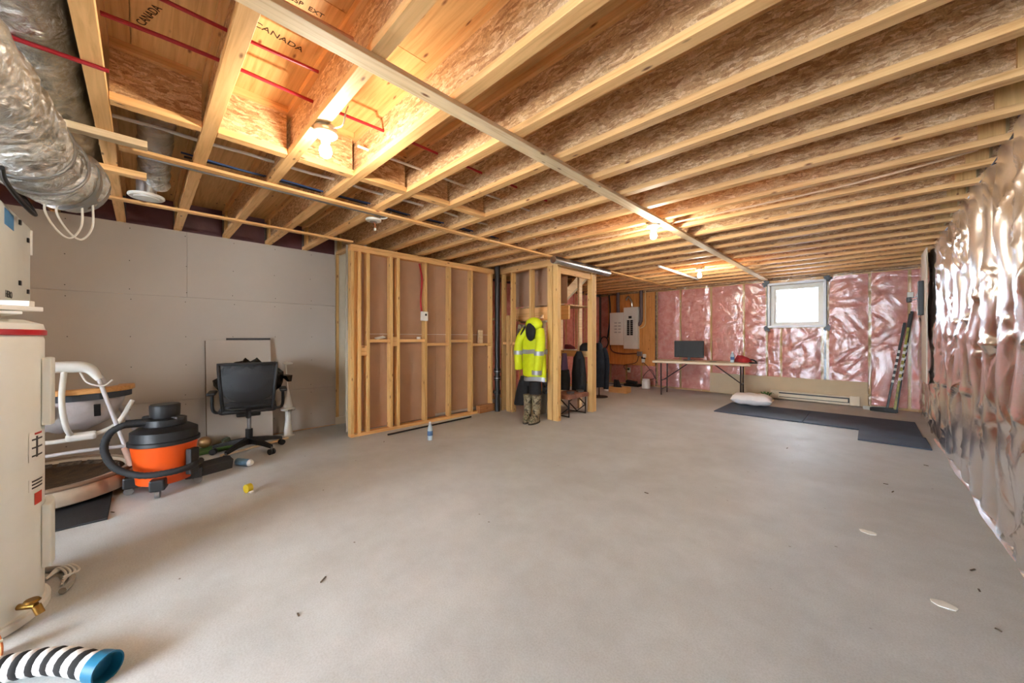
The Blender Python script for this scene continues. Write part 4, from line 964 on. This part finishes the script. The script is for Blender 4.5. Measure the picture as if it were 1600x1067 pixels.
# ------------------------------------------------------------------ closet contents
HIVIS = plain('hi_vis_yellow', (214, 226, 20), 0.7, var=0.06, bump=0.5, bscale=14)
REFL = plain('reflective_tape', (164, 166, 166), 0.35, 0.3); BLKC = plain('black_jacket_cloth', (24, 24, 27), 0.85, var=0.2, bump=0.5, bscale=16); NAVY = plain('navy_jacket_cloth', (34, 44, 60), 0.85, var=0.2, bump=0.5, bscale=16)
def cloth(name, m, parent, rows, n=28, wob=0.02, seed=0):
    """rows: (cx, cy, z, rx, ry)"""
    rg = random.Random(seed); ph = [rg.uniform(0, 6) for _ in range(4)]; rings = []
    for k, (cx, cy, z, rx, ry) in enumerate(rows):
        rings.append([(cx + rx * math.cos(a) * (1 + wob * 2 * math.sin(5 * a + ph[0] + z * 4)), cy + ry * math.sin(a) * (1 + wob * 6 * math.sin(4 * a + ph[1] - z * 5)), z + 0.4 * wob * math.sin(3 * a + ph[2])) for a in [2 * PI * j / n for j in range(n)]])
    return B().loft(rings).build(name, m, parent, True)
jk = thing('hi_vis_jacket', 'yellow high visibility jacket with grey bands hanging on the closet studs', 'jacket', (-3.48, 3.98, 0))
cloth('body', HIVIS, jk, [(0.03, 0, 0.58, 0.21, 0.085), (0.02, 0, 0.75, 0.215, 0.09), (0.01, 0, 0.95, 0.205, 0.095), (0.0, 0, 1.15, 0.19, 0.095), (0.0, 0, 1.30, 0.15, 0.08), (0.02, 0.02, 1.40, 0.08, 0.06)], seed=1)
for z in (0.60, 0.99): cloth('reflective_band', REFL, jk, [(0.02, 0, z - 0.03, 0.219, 0.101), (0.02, 0, z + 0.03, 0.219, 0.101)], seed=1)
B().tube(arc([(-0.12, -0.02, 1.30), (-0.21, -0.06, 1.15), (-0.24, -0.07, 0.95), (-0.235, -0.06, 0.72)]), [0.07] * 8 + [0.066] * 8 + [0.06] * 9, 14).build('sleeve', HIVIS, jk, True)
B().tube(arc([(0.13, -0.02, 1.30), (0.19, -0.07, 1.12), (0.18, -0.10, 0.9), (0.15, -0.10, 0.66)]), [0.07] * 8 + [0.066] * 8 + [0.06] * 9, 14).build('sleeve', HIVIS, jk, True)
for sx, sy, z in ((-0.24, -0.066, 0.97), (0.185, -0.095, 0.97), (0.15, -0.10, 0.70)): B().cyl((sx, sy, z - 0.03), (sx, sy, z + 0.03), 0.071, n=16).build('reflective_band', REFL, jk, True)
hd = B().ball((0.06, -0.06, 1.38), (0.14, 0.10, 0.10), 20, 12).build('hood', HIVIS, jk, True)
B().ball((0.06, -0.13, 1.28), (0.085, 0.05, 0.14), 18, 10).build('hood_lining', BLKC, hd, True)
B().tube(arc([(-0.07, -0.09, 1.36), (-0.15, -0.10, 1.24), (-0.19, -0.09, 1.14)]), 0.012, 6).build('shoulder_stripe', BLKC, jk, True)
pt = thing('work_trousers', 'black work trousers hanging below the yellow jacket', 'trousers', (-3.56, 3.99, 0))
cloth('waist', BLKC, pt, [(0.0, 0, 0.50, 0.20, 0.08), (0.02, 0, 0.62, 0.19, 0.075)], seed=4)
cloth('trouser_leg', BLKC, pt, [(-0.13, -0.05, 0.20, 0.13, 0.07), (-0.11, -0.03, 0.38, 0.13, 0.075), (-0.09, 0, 0.55, 0.11, 0.075)], seed=5)
cloth('trouser_leg', BLKC, pt, [(0.12, -0.03, 0.28, 0.10, 0.06), (0.12, -0.02, 0.42, 0.105, 0.07), (0.10, 0, 0.56, 0.10, 0.075)], seed=6)
def boot(loc, rz, label):
    t = thing('rubber_boot', label, 'boot', loc, rz, 'camouflage boots')
    rings = [[(cx + rx * math.cos(a), cy + ry * math.sin(a), z) for a in [2 * PI * j / 18 for j in range(18)]] for cx, cy, z, rx, ry in ((0, -0.055, 0.02, 0.05, 0.14), (0, -0.055, 0.06, 0.05, 0.135), (0, -0.02, 0.10, 0.052, 0.095), (0, 0.01, 0.15, 0.055, 0.068), (0, 0.012, 0.26, 0.06, 0.07), (0, 0.012, 0.38, 0.068, 0.075))]
    B().loft(rings).build('upper', CAMO, t, True)
    B().loft([[(0.052 * math.cos(a), -0.055 + 0.145 * math.sin(a), z) for a in [2 * PI * j / 18 for j in range(18)]] for z in (0, 0.022)]).build('sole', plain('boot_sole', (52, 44, 32), 0.8), t)
b0 = onz(833, 657, 0)
boot((b0.x - 0.03, b0.y - 0.08, 0), 0.5, 'camouflage rubber boot standing under the black trouser leg')
boot((b0.x + 0.11, b0.y - 0.06, 0), 0.2, 'camouflage rubber boot standing against the closet corner post')
cb = thing('camo_coat', 'camouflage coat hanging behind the yellow jacket', 'coat', (-4.02, 4.32, 0))
cloth('body', CAMO, cb, [(0, 0, 0.95, 0.12, 0.06), (0, 0, 1.2, 0.12, 0.07), (0, 0, 1.4, 0.07, 0.05)], seed=8)
B().tube(arc([(0.09, -0.02, 1.36), (0.15, -0.03, 1.2), (0.14, -0.03, 1.0)]), 0.045, 10).build('sleeve', CAMO, cb, True)
tag(cloth('grey_bin', plain('grey_tub', (120, 116, 108), 0.6), None, [(-3.78, 4.42, 0.0, 0.15, 0.12), (-3.78, 4.42, 0.32, 0.18, 0.14)], wob=0), 'grey tub on the floor behind the hanging trousers', 'tub')
# bench with trestle legs
bn = thing('low_bench', 'low brown bench with black diamond pattern metal legs in the closet', 'bench', (-3.36, 4.67, 0))
for yy in (-0.18, 0.0, 0.18): B().box(-0.17, 0.2, yy - 0.087, yy + 0.087, 0.27, 0.33).build('seat_board', plain('red_brown_wood', (146, 96, 72), 0.5, var=0.12), bn, bevel=0.004)
for yy in (-0.22, 0.22):
    lg = B()
    for p0, p1 in (((-0.15, yy, 0.27), (-0.15, yy, 0.0)), ((0.17, yy, 0.27), (0.17, yy, 0.0)), ((-0.15, yy, 0.01), (0.17, yy, 0.01)), ((-0.15, yy, 0.14), (0.01, yy, 0.26)), ((0.01, yy, 0.26), (0.17, yy, 0.14)), ((0.17, yy, 0.14), (0.01, yy, 0.02)), ((0.01, yy, 0.02), (-0.15, yy, 0.14))): lg.beam(p0, p1, 0.014, 0.014, (0, 1, 0))
    lg.build('leg_frame', BLACK, bn)
bb = thing('blue_bag', 'blue and white patterned bag on the closet bench', 'bag', (-3.56, 4.45, 0.331))
cloth('body', plain('blue_print', (92, 116, 168), 0.7, var=0.5, nscale=22), bb, [(0, 0, 0.0, 0.12, 0.10), (0, 0, 0.16, 0.13, 0.10), (0, 0, 0.30, 0.09, 0.06)], seed=12)
B().tube(arc([(-0.05, 0, 0.29), (-0.03, 0, 0.38), (0.03, 0, 0.38), (0.05, 0, 0.29)]), 0.008, 6).build('handle', BLACK, bb, True)
bk = thing('black_tote', 'large black bag standing at the back of the closet bench', 'bag', (-3.60, 4.84, 0.332))
cloth('body', BLKC, bk, [(0, 0, 0.012, 0.12, 0.12), (0, 0, 0.18, 0.13, 0.13), (0, 0, 0.32, 0.11, 0.12)], seed=13)
for i, (x, y) in enumerate(((-3.27, 4.60), (-3.27, 4.86))):
    tag(B().lathe([(0.045, 0), (0.055, 0.004), (0.06, 0.03), (0.05, 0.032)], 18, (x, y, 0.331)).build('metal_bowl', STEEL, None, True), ('small steel bowl on the bench beside the blue bag', 'small steel bowl on the bench near the jack studs')[i], 'bowl', 'bowls on the bench')
bjk = thing('black_coat', 'black coat hanging inside the closet below the dark cap', 'coat', (-3.42, 5.055, 0))
cloth('body', BLKC, bjk, [(0, 0, 0.30, 0.13, 0.09), (0, 0, 0.6, 0.13, 0.09), (0, 0, 0.85, 0.10, 0.07), (0, 0, 0.96, 0.04, 0.04)], seed=15)
B().tube(arc([(0.08, -0.04, 0.84), (0.12, -0.07, 0.65), (0.12, -0.07, 0.42)]), 0.045, 12).build('sleeve', BLKC, bjk, True)
cp = thing('baseball_cap', 'dark cap resting on the closet blocking', 'hat', (-3.37, 5.19, 0.971))
B().lathe([(0.10, 0), (0.105, 0.02), (0.10, 0.08), (0.07, 0.12), (0.02, 0.135)], 22).build('crown', BLKC, cp, True)
B().loft([[(0.09, -0.08, 0.005), (0.2, -0.06, 0.0), (0.2, 0.06, 0.0), (0.09, 0.08, 0.005)], [(0.09, -0.08, 0.012), (0.2, -0.06, 0.008), (0.2, 0.06, 0.008), (0.09, 0.08, 0.012)]]).build('peak', BLKC, cp)
rs = thing('red_shoe', 'dark red sports shoe on the closet blocking', 'shoe', (-3.70, 5.19, 0.971), 0.0)
cloth('upper', plain('dark_red_cloth', (110, 34, 44), 0.7), rs, [(0, 0, 0.02, 0.12, 0.045), (-0.01, 0, 0.06, 0.105, 0.042), (-0.05, 0, 0.10, 0.05, 0.036)], wob=0.005, seed=17)
B().box(-0.125, 0.125, -0.045, 0.045, 0, 0.022).build('sole', WHITE, rs, bevel=0.01)
vb = thing('violet_garment', 'thin violet garment hanging below the red shoe', 'garment', (-3.72, 5.06, -0.14))
cloth('body', plain('violet_cloth', (120, 92, 128), 0.8, bump=0.5, bscale=18), vb, [(0, 0, 0.55, 0.05, 0.10), (0, 0, 0.8, 0.05, 0.09), (0, 0, 1.06, 0.03, 0.05)], seed=19)
# coat stand with navy jacket beyond the closet
cs = thing('coat_stand', 'coat stand on a round black base beside the closet post', 'coat stand', tuple(onz(936, 620, 0)))
B().lathe([(0.17, 0), (0.175, 0.006), (0.17, 0.016), (0.03, 0.022), (0.014, 0.04)], 36).build('base', BLACK, cs, True)
B().cyl((0, 0, 0.03), (0, 0, 1.12), 0.012, n=12).build('pole', BLACK, cs, True)
nj = thing('navy_jacket', 'navy blue jacket hanging on the coat stand', 'jacket', tuple(onz(936, 620, 0)))
cloth('body', NAVY, nj, [(0.0, 0, 0.2, 0.10, 0.10), (0.0, 0, 0.6, 0.13, 0.12), (0.0, 0, 0.92, 0.11, 0.10), (0, 0, 1.08, 0.05, 0.05)], seed=21)
B().tube(arc([(0.08, 0.03, 0.98), (0.14, 0.06, 0.75), (0.13, 0.06, 0.3), (0.12, 0.06, 0.16)]), 0.05, 12).build('sleeve', NAVY, nj, True)
B().cyl((0.12, 0.06, 0.13), (0.12, 0.06, 0.165), 0.051, n=14).build('cuff', STW, nj, True)
wbx = onz(962, 612, 0)
bxo = thing('wooden_box', 'small wooden box on the floor by the end wall', 'box', (wbx.x + 0.1, wbx.y, 0), 0.1)
for a in (-1, 1):
    B().box(-0.2, 0.2, a * 0.12 - 0.008, a * 0.12 + 0.008, 0, 0.12).build('side', W_X, bxo, bevel=0.002)
    B().box(a * 0.192 - 0.008, a * 0.192 + 0.008, -0.111, 0.111, 0, 0.12).build('end', W_Y, bxo, bevel=0.002)
B().box(-0.18, 0.18, -0.11, 0.11, 0.002, 0.012).build('bottom', W_X, bxo)
tag(cloth('black_boot', BLKC, None, [(wbx.x + 0.05, wbx.y + 0.02, 0.013, 0.10, 0.07), (wbx.x + 0.03, wbx.y + 0.02, 0.12, 0.09, 0.06), (wbx.x + 0.0, wbx.y + 0.02, 0.26, 0.05, 0.045)], seed=23), 'black boot standing in the small wooden box', 'boot')

# ------------------------------------------------------------------ electrical panel on the plywood
pw = YF - 0.052
ep = thing('breaker_panel', 'white breaker panel with its door swung open on the plywood', 'breaker panel', (ony(988, 514, pw).x, pw, 1.43))
p0, p1 = ony(970, 485, pw), ony(997, 546, pw)
ew, eh = 0.19, 0.52
B().box(-ew, ew, -0.09, 0, -eh, eh).build('box', WHITE, ep, bevel=0.004)
B().box(-ew + 0.05, ew - 0.06, -0.096, -0.09, -eh + 0.2, eh - 0.22).build('dead_front', CREAM, ep, bevel=0.002)
for xx in (-0.06, 0.03): 
    for i in range(8): B().box(xx - 0.032, xx + 0.032, -0.105, -0.096, -0.18 + i * 0.048, -0.138 + i * 0.048).build('breaker', BLACK, ep)
B().box(-0.05, 0.03, -0.104, -0.096, 0.24, 0.3).build('main_breaker', BLACK, ep)
dr_ = B().box(-0.36, 0, -0.012, 0, -0.43, 0.40).build('door', WHITE, ep, bevel=0.003, loc=(-ew, -0.09, 0), rot=(0, 0, 0.12))
for i in range(4):
    for q in range(2): B().box(-0.24 + q * 0.1, -0.17 + q * 0.1, -0.0126, -0.012, -0.12 + i * 0.08, -0.085 + i * 0.08).build('index_label', plain('pale_grey', (190, 188, 184), 0.6), dr_)
for i, (dx, w) in enumerate(((-0.30, 0.045), (-0.24, 0.03))):
    pass
xg = ony(967, 470, pw).x
tag(B().tube(arc([(xg, pw - 0.05, H + 0.06), (xg, pw - 0.05, 2.1), (xg + 0.01, pw - 0.05, 1.7), (xg + 0.02, pw - 0.05, 1.5)]), 0.045, 12).build('cable_bundle', plain('mauve_cable', (110, 92, 96), 0.5), None, True), 'thick grey cable bundle dropping behind the breaker panel door', 'cable')
xg2 = ony(1003, 470, pw).x
tag(B().tube(arc([(xg2, pw - 0.04, H + 0.06), (xg2, pw - 0.04, 2.0), (xg2, pw - 0.04, 1.66), (xg2 - 0.05, pw - 0.04, 1.52), (xg2 - 0.16, pw - 0.045, 1.50)]), 0.04, 12).build('cable_bundle', MATS['mauve_cable'], None, True), 'thick grey cable bundle bending into the right side of the breaker panel', 'cable')
tag(B().tube(arc([(xg2 + 0.10, pw - 0.03, H + 0.05), (xg2 + 0.10, pw - 0.03, 1.75), (xg2 + 0.09, pw - 0.03, 1.50), (xg2 - 0.05, pw - 0.03, 1.42), (xg2 - 0.15, pw - 0.03, 1.42)]), 0.012, 8).build('pale_cable', plain('cream_cable', (222, 196, 146), 0.5), None, True), 'cream cable framing the cable bundle beside the breaker panel', 'cable')
tag(B().tube(arc([(ep.location.x + 0.02, pw - 0.04, 1.95), (ep.location.x, pw - 0.05, 2.1), (ep.location.x - 0.08, pw - 0.05, 2.22), (ep.location.x - 0.14, pw - 0.05, 2.14)]), 0.022, 10).build('white_conduit', GALV, None, True), 'grey conduit elbow rising from the top of the breaker panel', 'conduit')
tag(B().tube(arc([(px0 + 0.05, pw - 0.02, 1.2), (px0 + 0.1, pw - 0.02, 0.86), (px0 + 0.4, pw - 0.02, 0.78), (px0 + 0.85, pw - 0.02, 0.80)]), 0.016, 8).build('brown_cable', plain('brown_cable', (120, 70, 50), 0.5), None, True), 'brown cable curving along the foot of the plywood', 'cable')
cxk = ony(945, 535, pw)
B_ = B().tube([(cxk.x + 0.115 * math.cos(a), pw - 0.03 + 0.004 * math.sin(3 * a), cxk.z + 0.15 * math.sin(a)) for a in [2 * PI * i / 40 for i in range(81)]], 0.014, 8)
bc = thing('cable_coil', 'coil of black cable hung beside the breaker panel', 'cable', (0, 0, 0))
B_.build('coil', BLACK, bc, True)
B().tube(arc([(cxk.x + 0.1, pw - 0.03, cxk.z + 0.12), (cxk.x + 0.16, pw - 0.03, 1.6), (cxk.x + 0.17, pw - 0.03, 2.0), (cxk.x + 0.14, pw - 0.03, H - 0.02)]), 0.02, 8).build('lead', BLACK, bc, True)
# junction clutter below the panel
ce = ony(1000, 553, pw)
jb = thing('junction_box', 'metal junction box with adaptors plugged in below the breaker panel', 'junction box', (ce.x, pw, ce.z))
B().box(-0.06, 0.06, -0.05, 0, -0.05, 0.06).build('box', STEEL, jb, bevel=0.004)
for dx, dz in ((0.13, -0.04), (0.10, -0.16)): B().box(dx - 0.035, dx + 0.035, -0.06, 0, dz - 0.045, dz + 0.045).build('adaptor', WHITE, jb, bevel=0.008)
B().box(0.05, 0.15, -0.045, -0.02, -0.12, -0.06).build('plug', BLACK, jb, bevel=0.006)
oz = ony(983, 578, YF - 0.03)
ot = thing('wall_outlet', 'wall outlet with a dark plug on the pink insulation', 'outlet', (oz.x, YF - 0.03, oz.z))
B().box(-0.04, 0.04, -0.02, 0, -0.06, 0.06).build('plate', WHITE, ot, bevel=0.003); B().box(-0.025, 0.025, -0.05, -0.02, 0.0, 0.05).build('plug', plain('dark_green', (40, 70, 50), 0.5), ot, bevel=0.005)
tag(B().tube(arc([(ce.x - 0.02, pw - 0.03, ce.z - 0.05), (oz.x + 0.2, YF - 0.08, oz.z + 0.2), (oz.x - 0.1, YF - 0.08, oz.z + 0.12), (oz.x - 0.08, YF - 0.08, oz.z + 0.02), (oz.x, YF - 0.08, oz.z + 0.03)]), 0.007, 6).build('extension_lead', BLACK, None, True), 'black cord looping from the outlet to the junction box', 'cord')
tag(B().tube(arc([(ce.x + 0.1, pw - 0.06, ce.z - 0.2), (ce.x + 0.2, YF - 0.1, 0.5), (ce.x + 0.38, YF - 0.1, 0.22), (ce.x + 0.1, YF - 0.12, 0.2), (ce.x + 0.3, YF - 0.1, 0.42), (ce.x + 0.45, YF - 0.1, 0.1)]), 0.007, 6).build('extension_lead', plain('brown_cord', (84, 60, 44), 0.5), None, True), 'brown cord hanging in a loop under the junction box', 'cord')
pe = (oz.x + 0.22, YF - 0.26, 0)
ps = thing('power_block', 'black power adaptors and router heaped on the floor by the wall', 'electronics', pe)
B().box(-0.2, 0.18, -0.1, 0.1, 0.0, 0.06).build('router', BLACK, ps, bevel=0.012); B().obox((-0.04, 0.0, 0.10), (0.26, 0.13, 0.06), (0.1, 0.1, 0.2)).build('adaptor', BLACK, ps, bevel=0.012)
B().tube(arc([(-0.18, 0, 0.03), (-0.4, -0.05, 0.012), (-0.55, 0.02, 0.012), (-0.7, -0.03, 0.012)]), 0.008, 6).build('cord', BLACK, ps, True)
jg = thing('white_jug', 'white plastic jar on the floor beside the folding table', 'jar', (oz.x + 0.62, YF - 0.42, 0))
B().lathe([(0.085, 0), (0.095, 0.01), (0.095, 0.17), (0.08, 0.19)], 24).build('body', WHITE, jg, True); B().lathe([(0.075, 0.19), (0.082, 0.192), (0.082, 0.22), (0.07, 0.224)], 24).build('lid', WHITE, jg, True)

# ------------------------------------------------------------------ folding table with screen
A_ = onz(1018.7, 563, 0.715); Bq = onz(1173, 568.6, 0.715)
ang = math.atan2(Bq.y - A_.y, Bq.x - A_.x); L = (Bq - A_).length
ft = thing('folding_table', 'long cream folding table before the pink end wall', 'table', (A_.x, A_.y, 0), ang)
B().box(0, L, 0, 0.66, 0.665, 0.715).build('table_top', plain('cream_plastic', (222, 206, 178), 0.5, var=0.02), ft, bevel=0.015)
for s0, s1 in ((0.16, 0.62), (L - 0.16, L - 0.62)):
    for yy in (0.08, 0.58):
        l = B().tube(arc([(s0, yy, 0.665), (s0, yy, 0.4), (s0 + 0.0, yy + (0.02 if yy < 0.3 else -0.02), 0.0)]), 0.014, 8).build('leg', plain('dark_bronze', (64, 52, 46), 0.4, 0.5), ft, True)
    for z in (0.12, 0.30): B().cyl((s0, 0.09, z), (s0, 0.57, z), 0.010, n=8).build('stretcher', MATS['dark_bronze'], ft, True)
    B().cyl((s0, 0.33, 0.3), (s1, 0.33, 0.655), 0.010, n=8).build('brace', MATS['dark_bronze'], ft, True)
def on_table(x, y): 
    c, s = math.cos(ang), math.sin(ang); return (A_.x + x * c - y * s, A_.y + x * s + y * c, 0.716)
mt = thing('computer_screen', 'black flat computer screen on the folding table', 'monitor', on_table(0.62, 0.45), ang + 0.05)
B().box(-0.27, 0.27, -0.02, 0.02, 0.07, 0.40).build('display', plain('screen_black', (16, 15, 15), 0.6), mt, bevel=0.006)
B().box(-0.28, 0.28, -0.012, 0.024, 0.062, 0.408).build('bezel', BLACK, mt, bevel=0.006)
B().box(-0.025, 0.025, 0.0, 0.03, 0.0, 0.12).build('neck', BLACK, mt); B().box(-0.1, 0.1, -0.07, 0.09, 0, 0.012).build('foot', BLACK, mt, bevel=0.004)
bottle(on_table(1.42, 0.25), 'clear water bottle on the folding table', 0.21, 0.034)
rp = thing('red_pouch', 'small red bag slumped on the folding table', 'bag', Vector(on_table(1.58, 0.35)) + Vector((0, 0, 0.008)), ang)
cloth('body', plain('red_cloth', (170, 40, 44), 0.8, var=0.3), rp, [(0, 0, 0.0, 0.15, 0.09), (0, 0, 0.06, 0.13, 0.07), (-0.05, 0, 0.12, 0.05, 0.04)], seed=31)
B().tube(arc([(0.1, 0, 0.04), (0.16, -0.03, 0.05), (0.22, -0.02, 0.01)]), 0.014, 6).build('strap', BLKC, rp, True)
tag(B().obox(Vector(on_table(1.76, 0.12)) + Vector((0, 0, 0.012)), (0.12, 0.10, 0.022), (0.0, 0.0, 0.4)).build('black_cloth', BLKC, None, bevel=0.008), 'black cloth folded over the end of the folding table', 'cloth')
tag(B().obox(Vector(on_table(1.1, 0.2)) + Vector((0, 0, 0.004)), (0.12, 0.07, 0.006), (0, 0, 0.3)).build('phone', BLACK, None), 'thin dark phone lying on the folding table', 'phone')

# ------------------------------------------------------------------ baseboard heater, mats, pillow, planter
bh = thing('baseboard_heater', 'long cream electric baseboard heater on the drywall strip', 'heater', (-0.75, YF - 0.046, 0.02))
CRH = plain('cream_heater', (222, 208, 182), 0.45, var=0.02)
B().prism([(0.0, 0.0), (0.0, 0.15), (-0.05, 0.15), (-0.062, 0.135), (-0.062, 0.125), (-0.03, 0.12), (-0.03, 0.03), (-0.06, 0.03), (-0.06, 0.0)], -0.62, 0.62, 0).build('housing', CRH, bh)
B().box(-0.5, 0.48, -0.064, -0.05, 0.045, 0.10).build('front_panel', CRH, bh, bevel=0.003)
for s in (-1, 1): B().box(s * 0.565 - 0.065, s * 0.565 + 0.065, -0.067, 0, 0, 0.155).build('end_cap', CRH, bh, bevel=0.004)
B().box(-0.5, 0.5, -0.0305, -0.0295, 0.03, 0.12).build('grille_slot', BLACK, bh)
m1 = thing('exercise_mat', 'long slate foam exercise mat below the baseboard heater', 'mat', (-0.67, 7.0, 0)) 
for i in range(2):
    xa = -1.12 + i * 1.121
    B().box(xa, xa + 1.118, -0.55, 0.53, 0.001, 0.016).build('foam_panel', BLUEMAT, m1, bevel=0.003)
m2 = thing('exercise_mat', 'short slate foam mat joined to the long mat beside the plastic wall', 'mat', (0.17, 6.13, 0))
B().box(-0.27, 0.30, -0.31, 0.316, 0.001, 0.016).build('foam_panel', BLUEMAT, m2, bevel=0.003)
B().obox((0.02, 0.02, 0.0175), (0.06, 0.02, 0.002)).build('grip_mark', BLACK, m2)
pc = onz(1172, 634, 0.016)
pl = B(); nn = 20; up = []; lo = []
def pil(u, v, s):
    e = max(0, (1 - u ** 4)) * max(0, (1 - v ** 4)); return (u * 0.30 * (1 - 0.10 * (1 - abs(v)) * 0 - 0.08 * (v * v) * 0), v * 0.20, 0.095 + s * 0.095 * e ** 0.5 + 0.006 * math.sin(9 * u + 5 * v))
for s in (1, -1): pl.loft([[pil(-1 + 2 * i / nn, -1 + 2 * j / nn, s) for i in range(nn + 1)] for j in range(nn + 1)], False, False)
plo = thing('pillow', 'white bed pillow lying on the slate mat', 'pillow', (pc.x, pc.y + 0.12, 0.024), 0.1)
pl.build('cushion', plain('pillow_cotton', (240, 234, 232), 0.9, var=0.03), plo, True)
gp = thing('planter_pot', 'small pot of green plant behind the white pillow', 'plant pot', (pc.x + 0.12, 8.0, 0))
B().lathe([(0.06, 0), (0.07, 0.005), (0.085, 0.12), (0.075, 0.125)], 20).build('pot', plain('pot_grey', (170, 166, 150), 0.6), gp, True)
LEAF = plain('leaf_green', (70, 110, 50), 0.6)
for i in range(9):
    a = i * 0.7; B().loft([[(0.03 * math.cos(a), 0.03 * math.sin(a), 0.12), (0.03 * math.cos(a) + 0.01, 0.03 * math.sin(a), 0.122)], [(0.09 * math.cos(a) - 0.02 * math.sin(a), 0.09 * math.sin(a) + 0.02 * math.cos(a), 0.19), (0.09 * math.cos(a) + 0.02 * math.sin(a), 0.09 * math.sin(a) - 0.02 * math.cos(a), 0.19)], [(0.13 * math.cos(a), 0.13 * math.sin(a), 0.17), (0.131 * math.cos(a), 0.131 * math.sin(a), 0.172)]], False, False).build('leaf', LEAF, gp)

# ------------------------------------------------------------------ hockey sticks and wall things in the far corner
def stick(fx, fy, tx, ty, tz, m_sh, label, bl):
    t = thing('hockey_stick', label, 'hockey stick', (fx, fy, 0), 0, None)
    d = Vector((tx - fx, ty - fy, tz - 0.08))
    B().beam((0, 0, 0.06), d + Vector((0, 0, 0.08)), 0.03, 0.022, (0, 1, 0)).build('shaft', m_sh, t, bevel=0.004)
    top = d + Vector((0, 0, 0.08)); g0 = Vector((0, 0, 0.06)).lerp(top, 0.86)
    B().beam(g0, top + d.normalized() * 0.01, 0.036, 0.028, (0, 1, 0)).build('grip_tape', BLACK, t, bevel=0.004)
    for q in range(6):
        a = Vector((0, 0, 0.06)).lerp(top, 0.30 + q * 0.07); b2 = Vector((0, 0, 0.06)).lerp(top, 0.33 + q * 0.07)
        B().beam(a, b2, 0.0312, 0.0232, (0, 1, 0)).build('shaft_marking', plain('stick_white', (214, 212, 206), 0.5), t)
    b = B().loft([[(0.02, 0.0, 0.0), (0.02, 0.015, 0.0), (0.02, 0.015, 0.075), (0.02, 0.0, 0.075)], [(-0.12, -0.01, 0.0), (-0.12, 0.002, 0.0), (-0.12, 0.002, 0.07), (-0.12, -0.01, 0.07)], [(-0.28, -0.04, 0.01), (-0.28, -0.032, 0.01), (-0.28, -0.032, 0.065), (-0.28, -0.04, 0.065)]]).build('blade', bl, t, bevel=0.004)
    return t
GOLD = plain('gold_green_shaft', (150, 140, 50), 0.4, var=0.3, nscale=20)
stick(0.20, YF - 0.30, 0.40, YF - 0.11, 1.42, BLACK, 'black hockey stick with white taped blade leaning in the corner', plain('white_tape', (200, 198, 190), 0.8))
stick(0.28, YF - 0.40, 0.46, YF - 0.16, 1.56, GOLD, 'gold and green hockey stick leaning in the corner', BLACK)
stick(0.30, YF - 0.34, 0.48, YF - 0.10, 1.60, BLACK, 'black hockey stick with black blade leaning in the corner', BLACK)
dwp = B().box(XR - 0.085, XR - 0.072, 6.78, 7.35, 0.62, H - 0.03).build('drywall_offcut', plain('cream_board', (226, 214, 196), 0.8, var=0.02), None)
tag(dwp, 'tall cream board fixed on the plastic covered wall', 'board')
bm_ = thing('wall_bracket', 'black wall bracket with an arm sticking out on the cream board', 'bracket', (XR - 0.086, 7.05, 1.70))
B().box(-0.05, 0, -0.05, 0.05, -0.22, 0.22).build('plate', BLACK, bm_, bevel=0.006); B().box(-0.051, -0.049, -0.02, 0.02, -0.20, -0.15).build('sticker', LAB, bm_)
for z in (0.0, 0.03): B().cyl((-0.04, 0.03, z), (-0.10, 0.42, z), 0.006, n=8).build('arm', STEEL, bm_, True)
B().box(-0.13, -0.08, 0.38, 0.46, -0.02, 0.05).build('arm_head', BLACK, bm_, bevel=0.008)
tag(B().box(0.43, 0.50, YF - 0.07, YF - 0.02, 1.83, 1.92).build('white_box', CREAM, None, bevel=0.006), 'small cream electrical box high in the far corner', 'electrical box')

# ------------------------------------------------------------------ bits on the floor
CHIP = plain('paper_chip', (250, 247, 240), 0.8)
for (px, py), r, lab in (((1356, 832), 0.032, 'white oval chip on the concrete near the slate mat'), ((1474, 945), 0.036, 'white oval chip on the concrete at the foot of the plastic wall')):
    c = onz(px, py, 0); b = B()
    n = 16; rr = [r * random.uniform(0.85, 1.1) for _ in range(n)]
    b.loft([[(c.x + rr[j] * 1.2 * math.cos(2 * PI * j / n), c.y + rr[j] * 0.8 * math.sin(2 * PI * j / n), z) for j in range(n)] for z in (0.0005, 0.004)])
    tag(b.build('plaster_chip', CHIP, None), lab, 'debris')
deb = B()
for px, py in ((1447, 727), (1384, 756), (1395, 768), (1520, 890), (1530, 922), (1560, 984), (600, 690), (466, 960), (505, 905), (1010, 770), (1230, 700), (176, 800), (160, 805)):
    c = onz(px, py, 0.003); a = random.uniform(0, 3); l = random.uniform(0.008, 0.022)
    deb.obox(c, (l * 2, 0.006, 0.004), (0, 0, a))
o = deb.build('debris_specks', plain('speck', (96, 84, 70), 0.9), None); tag(o, 'scattered dark specks of building debris on the concrete', 'debris', None, 'stuff')
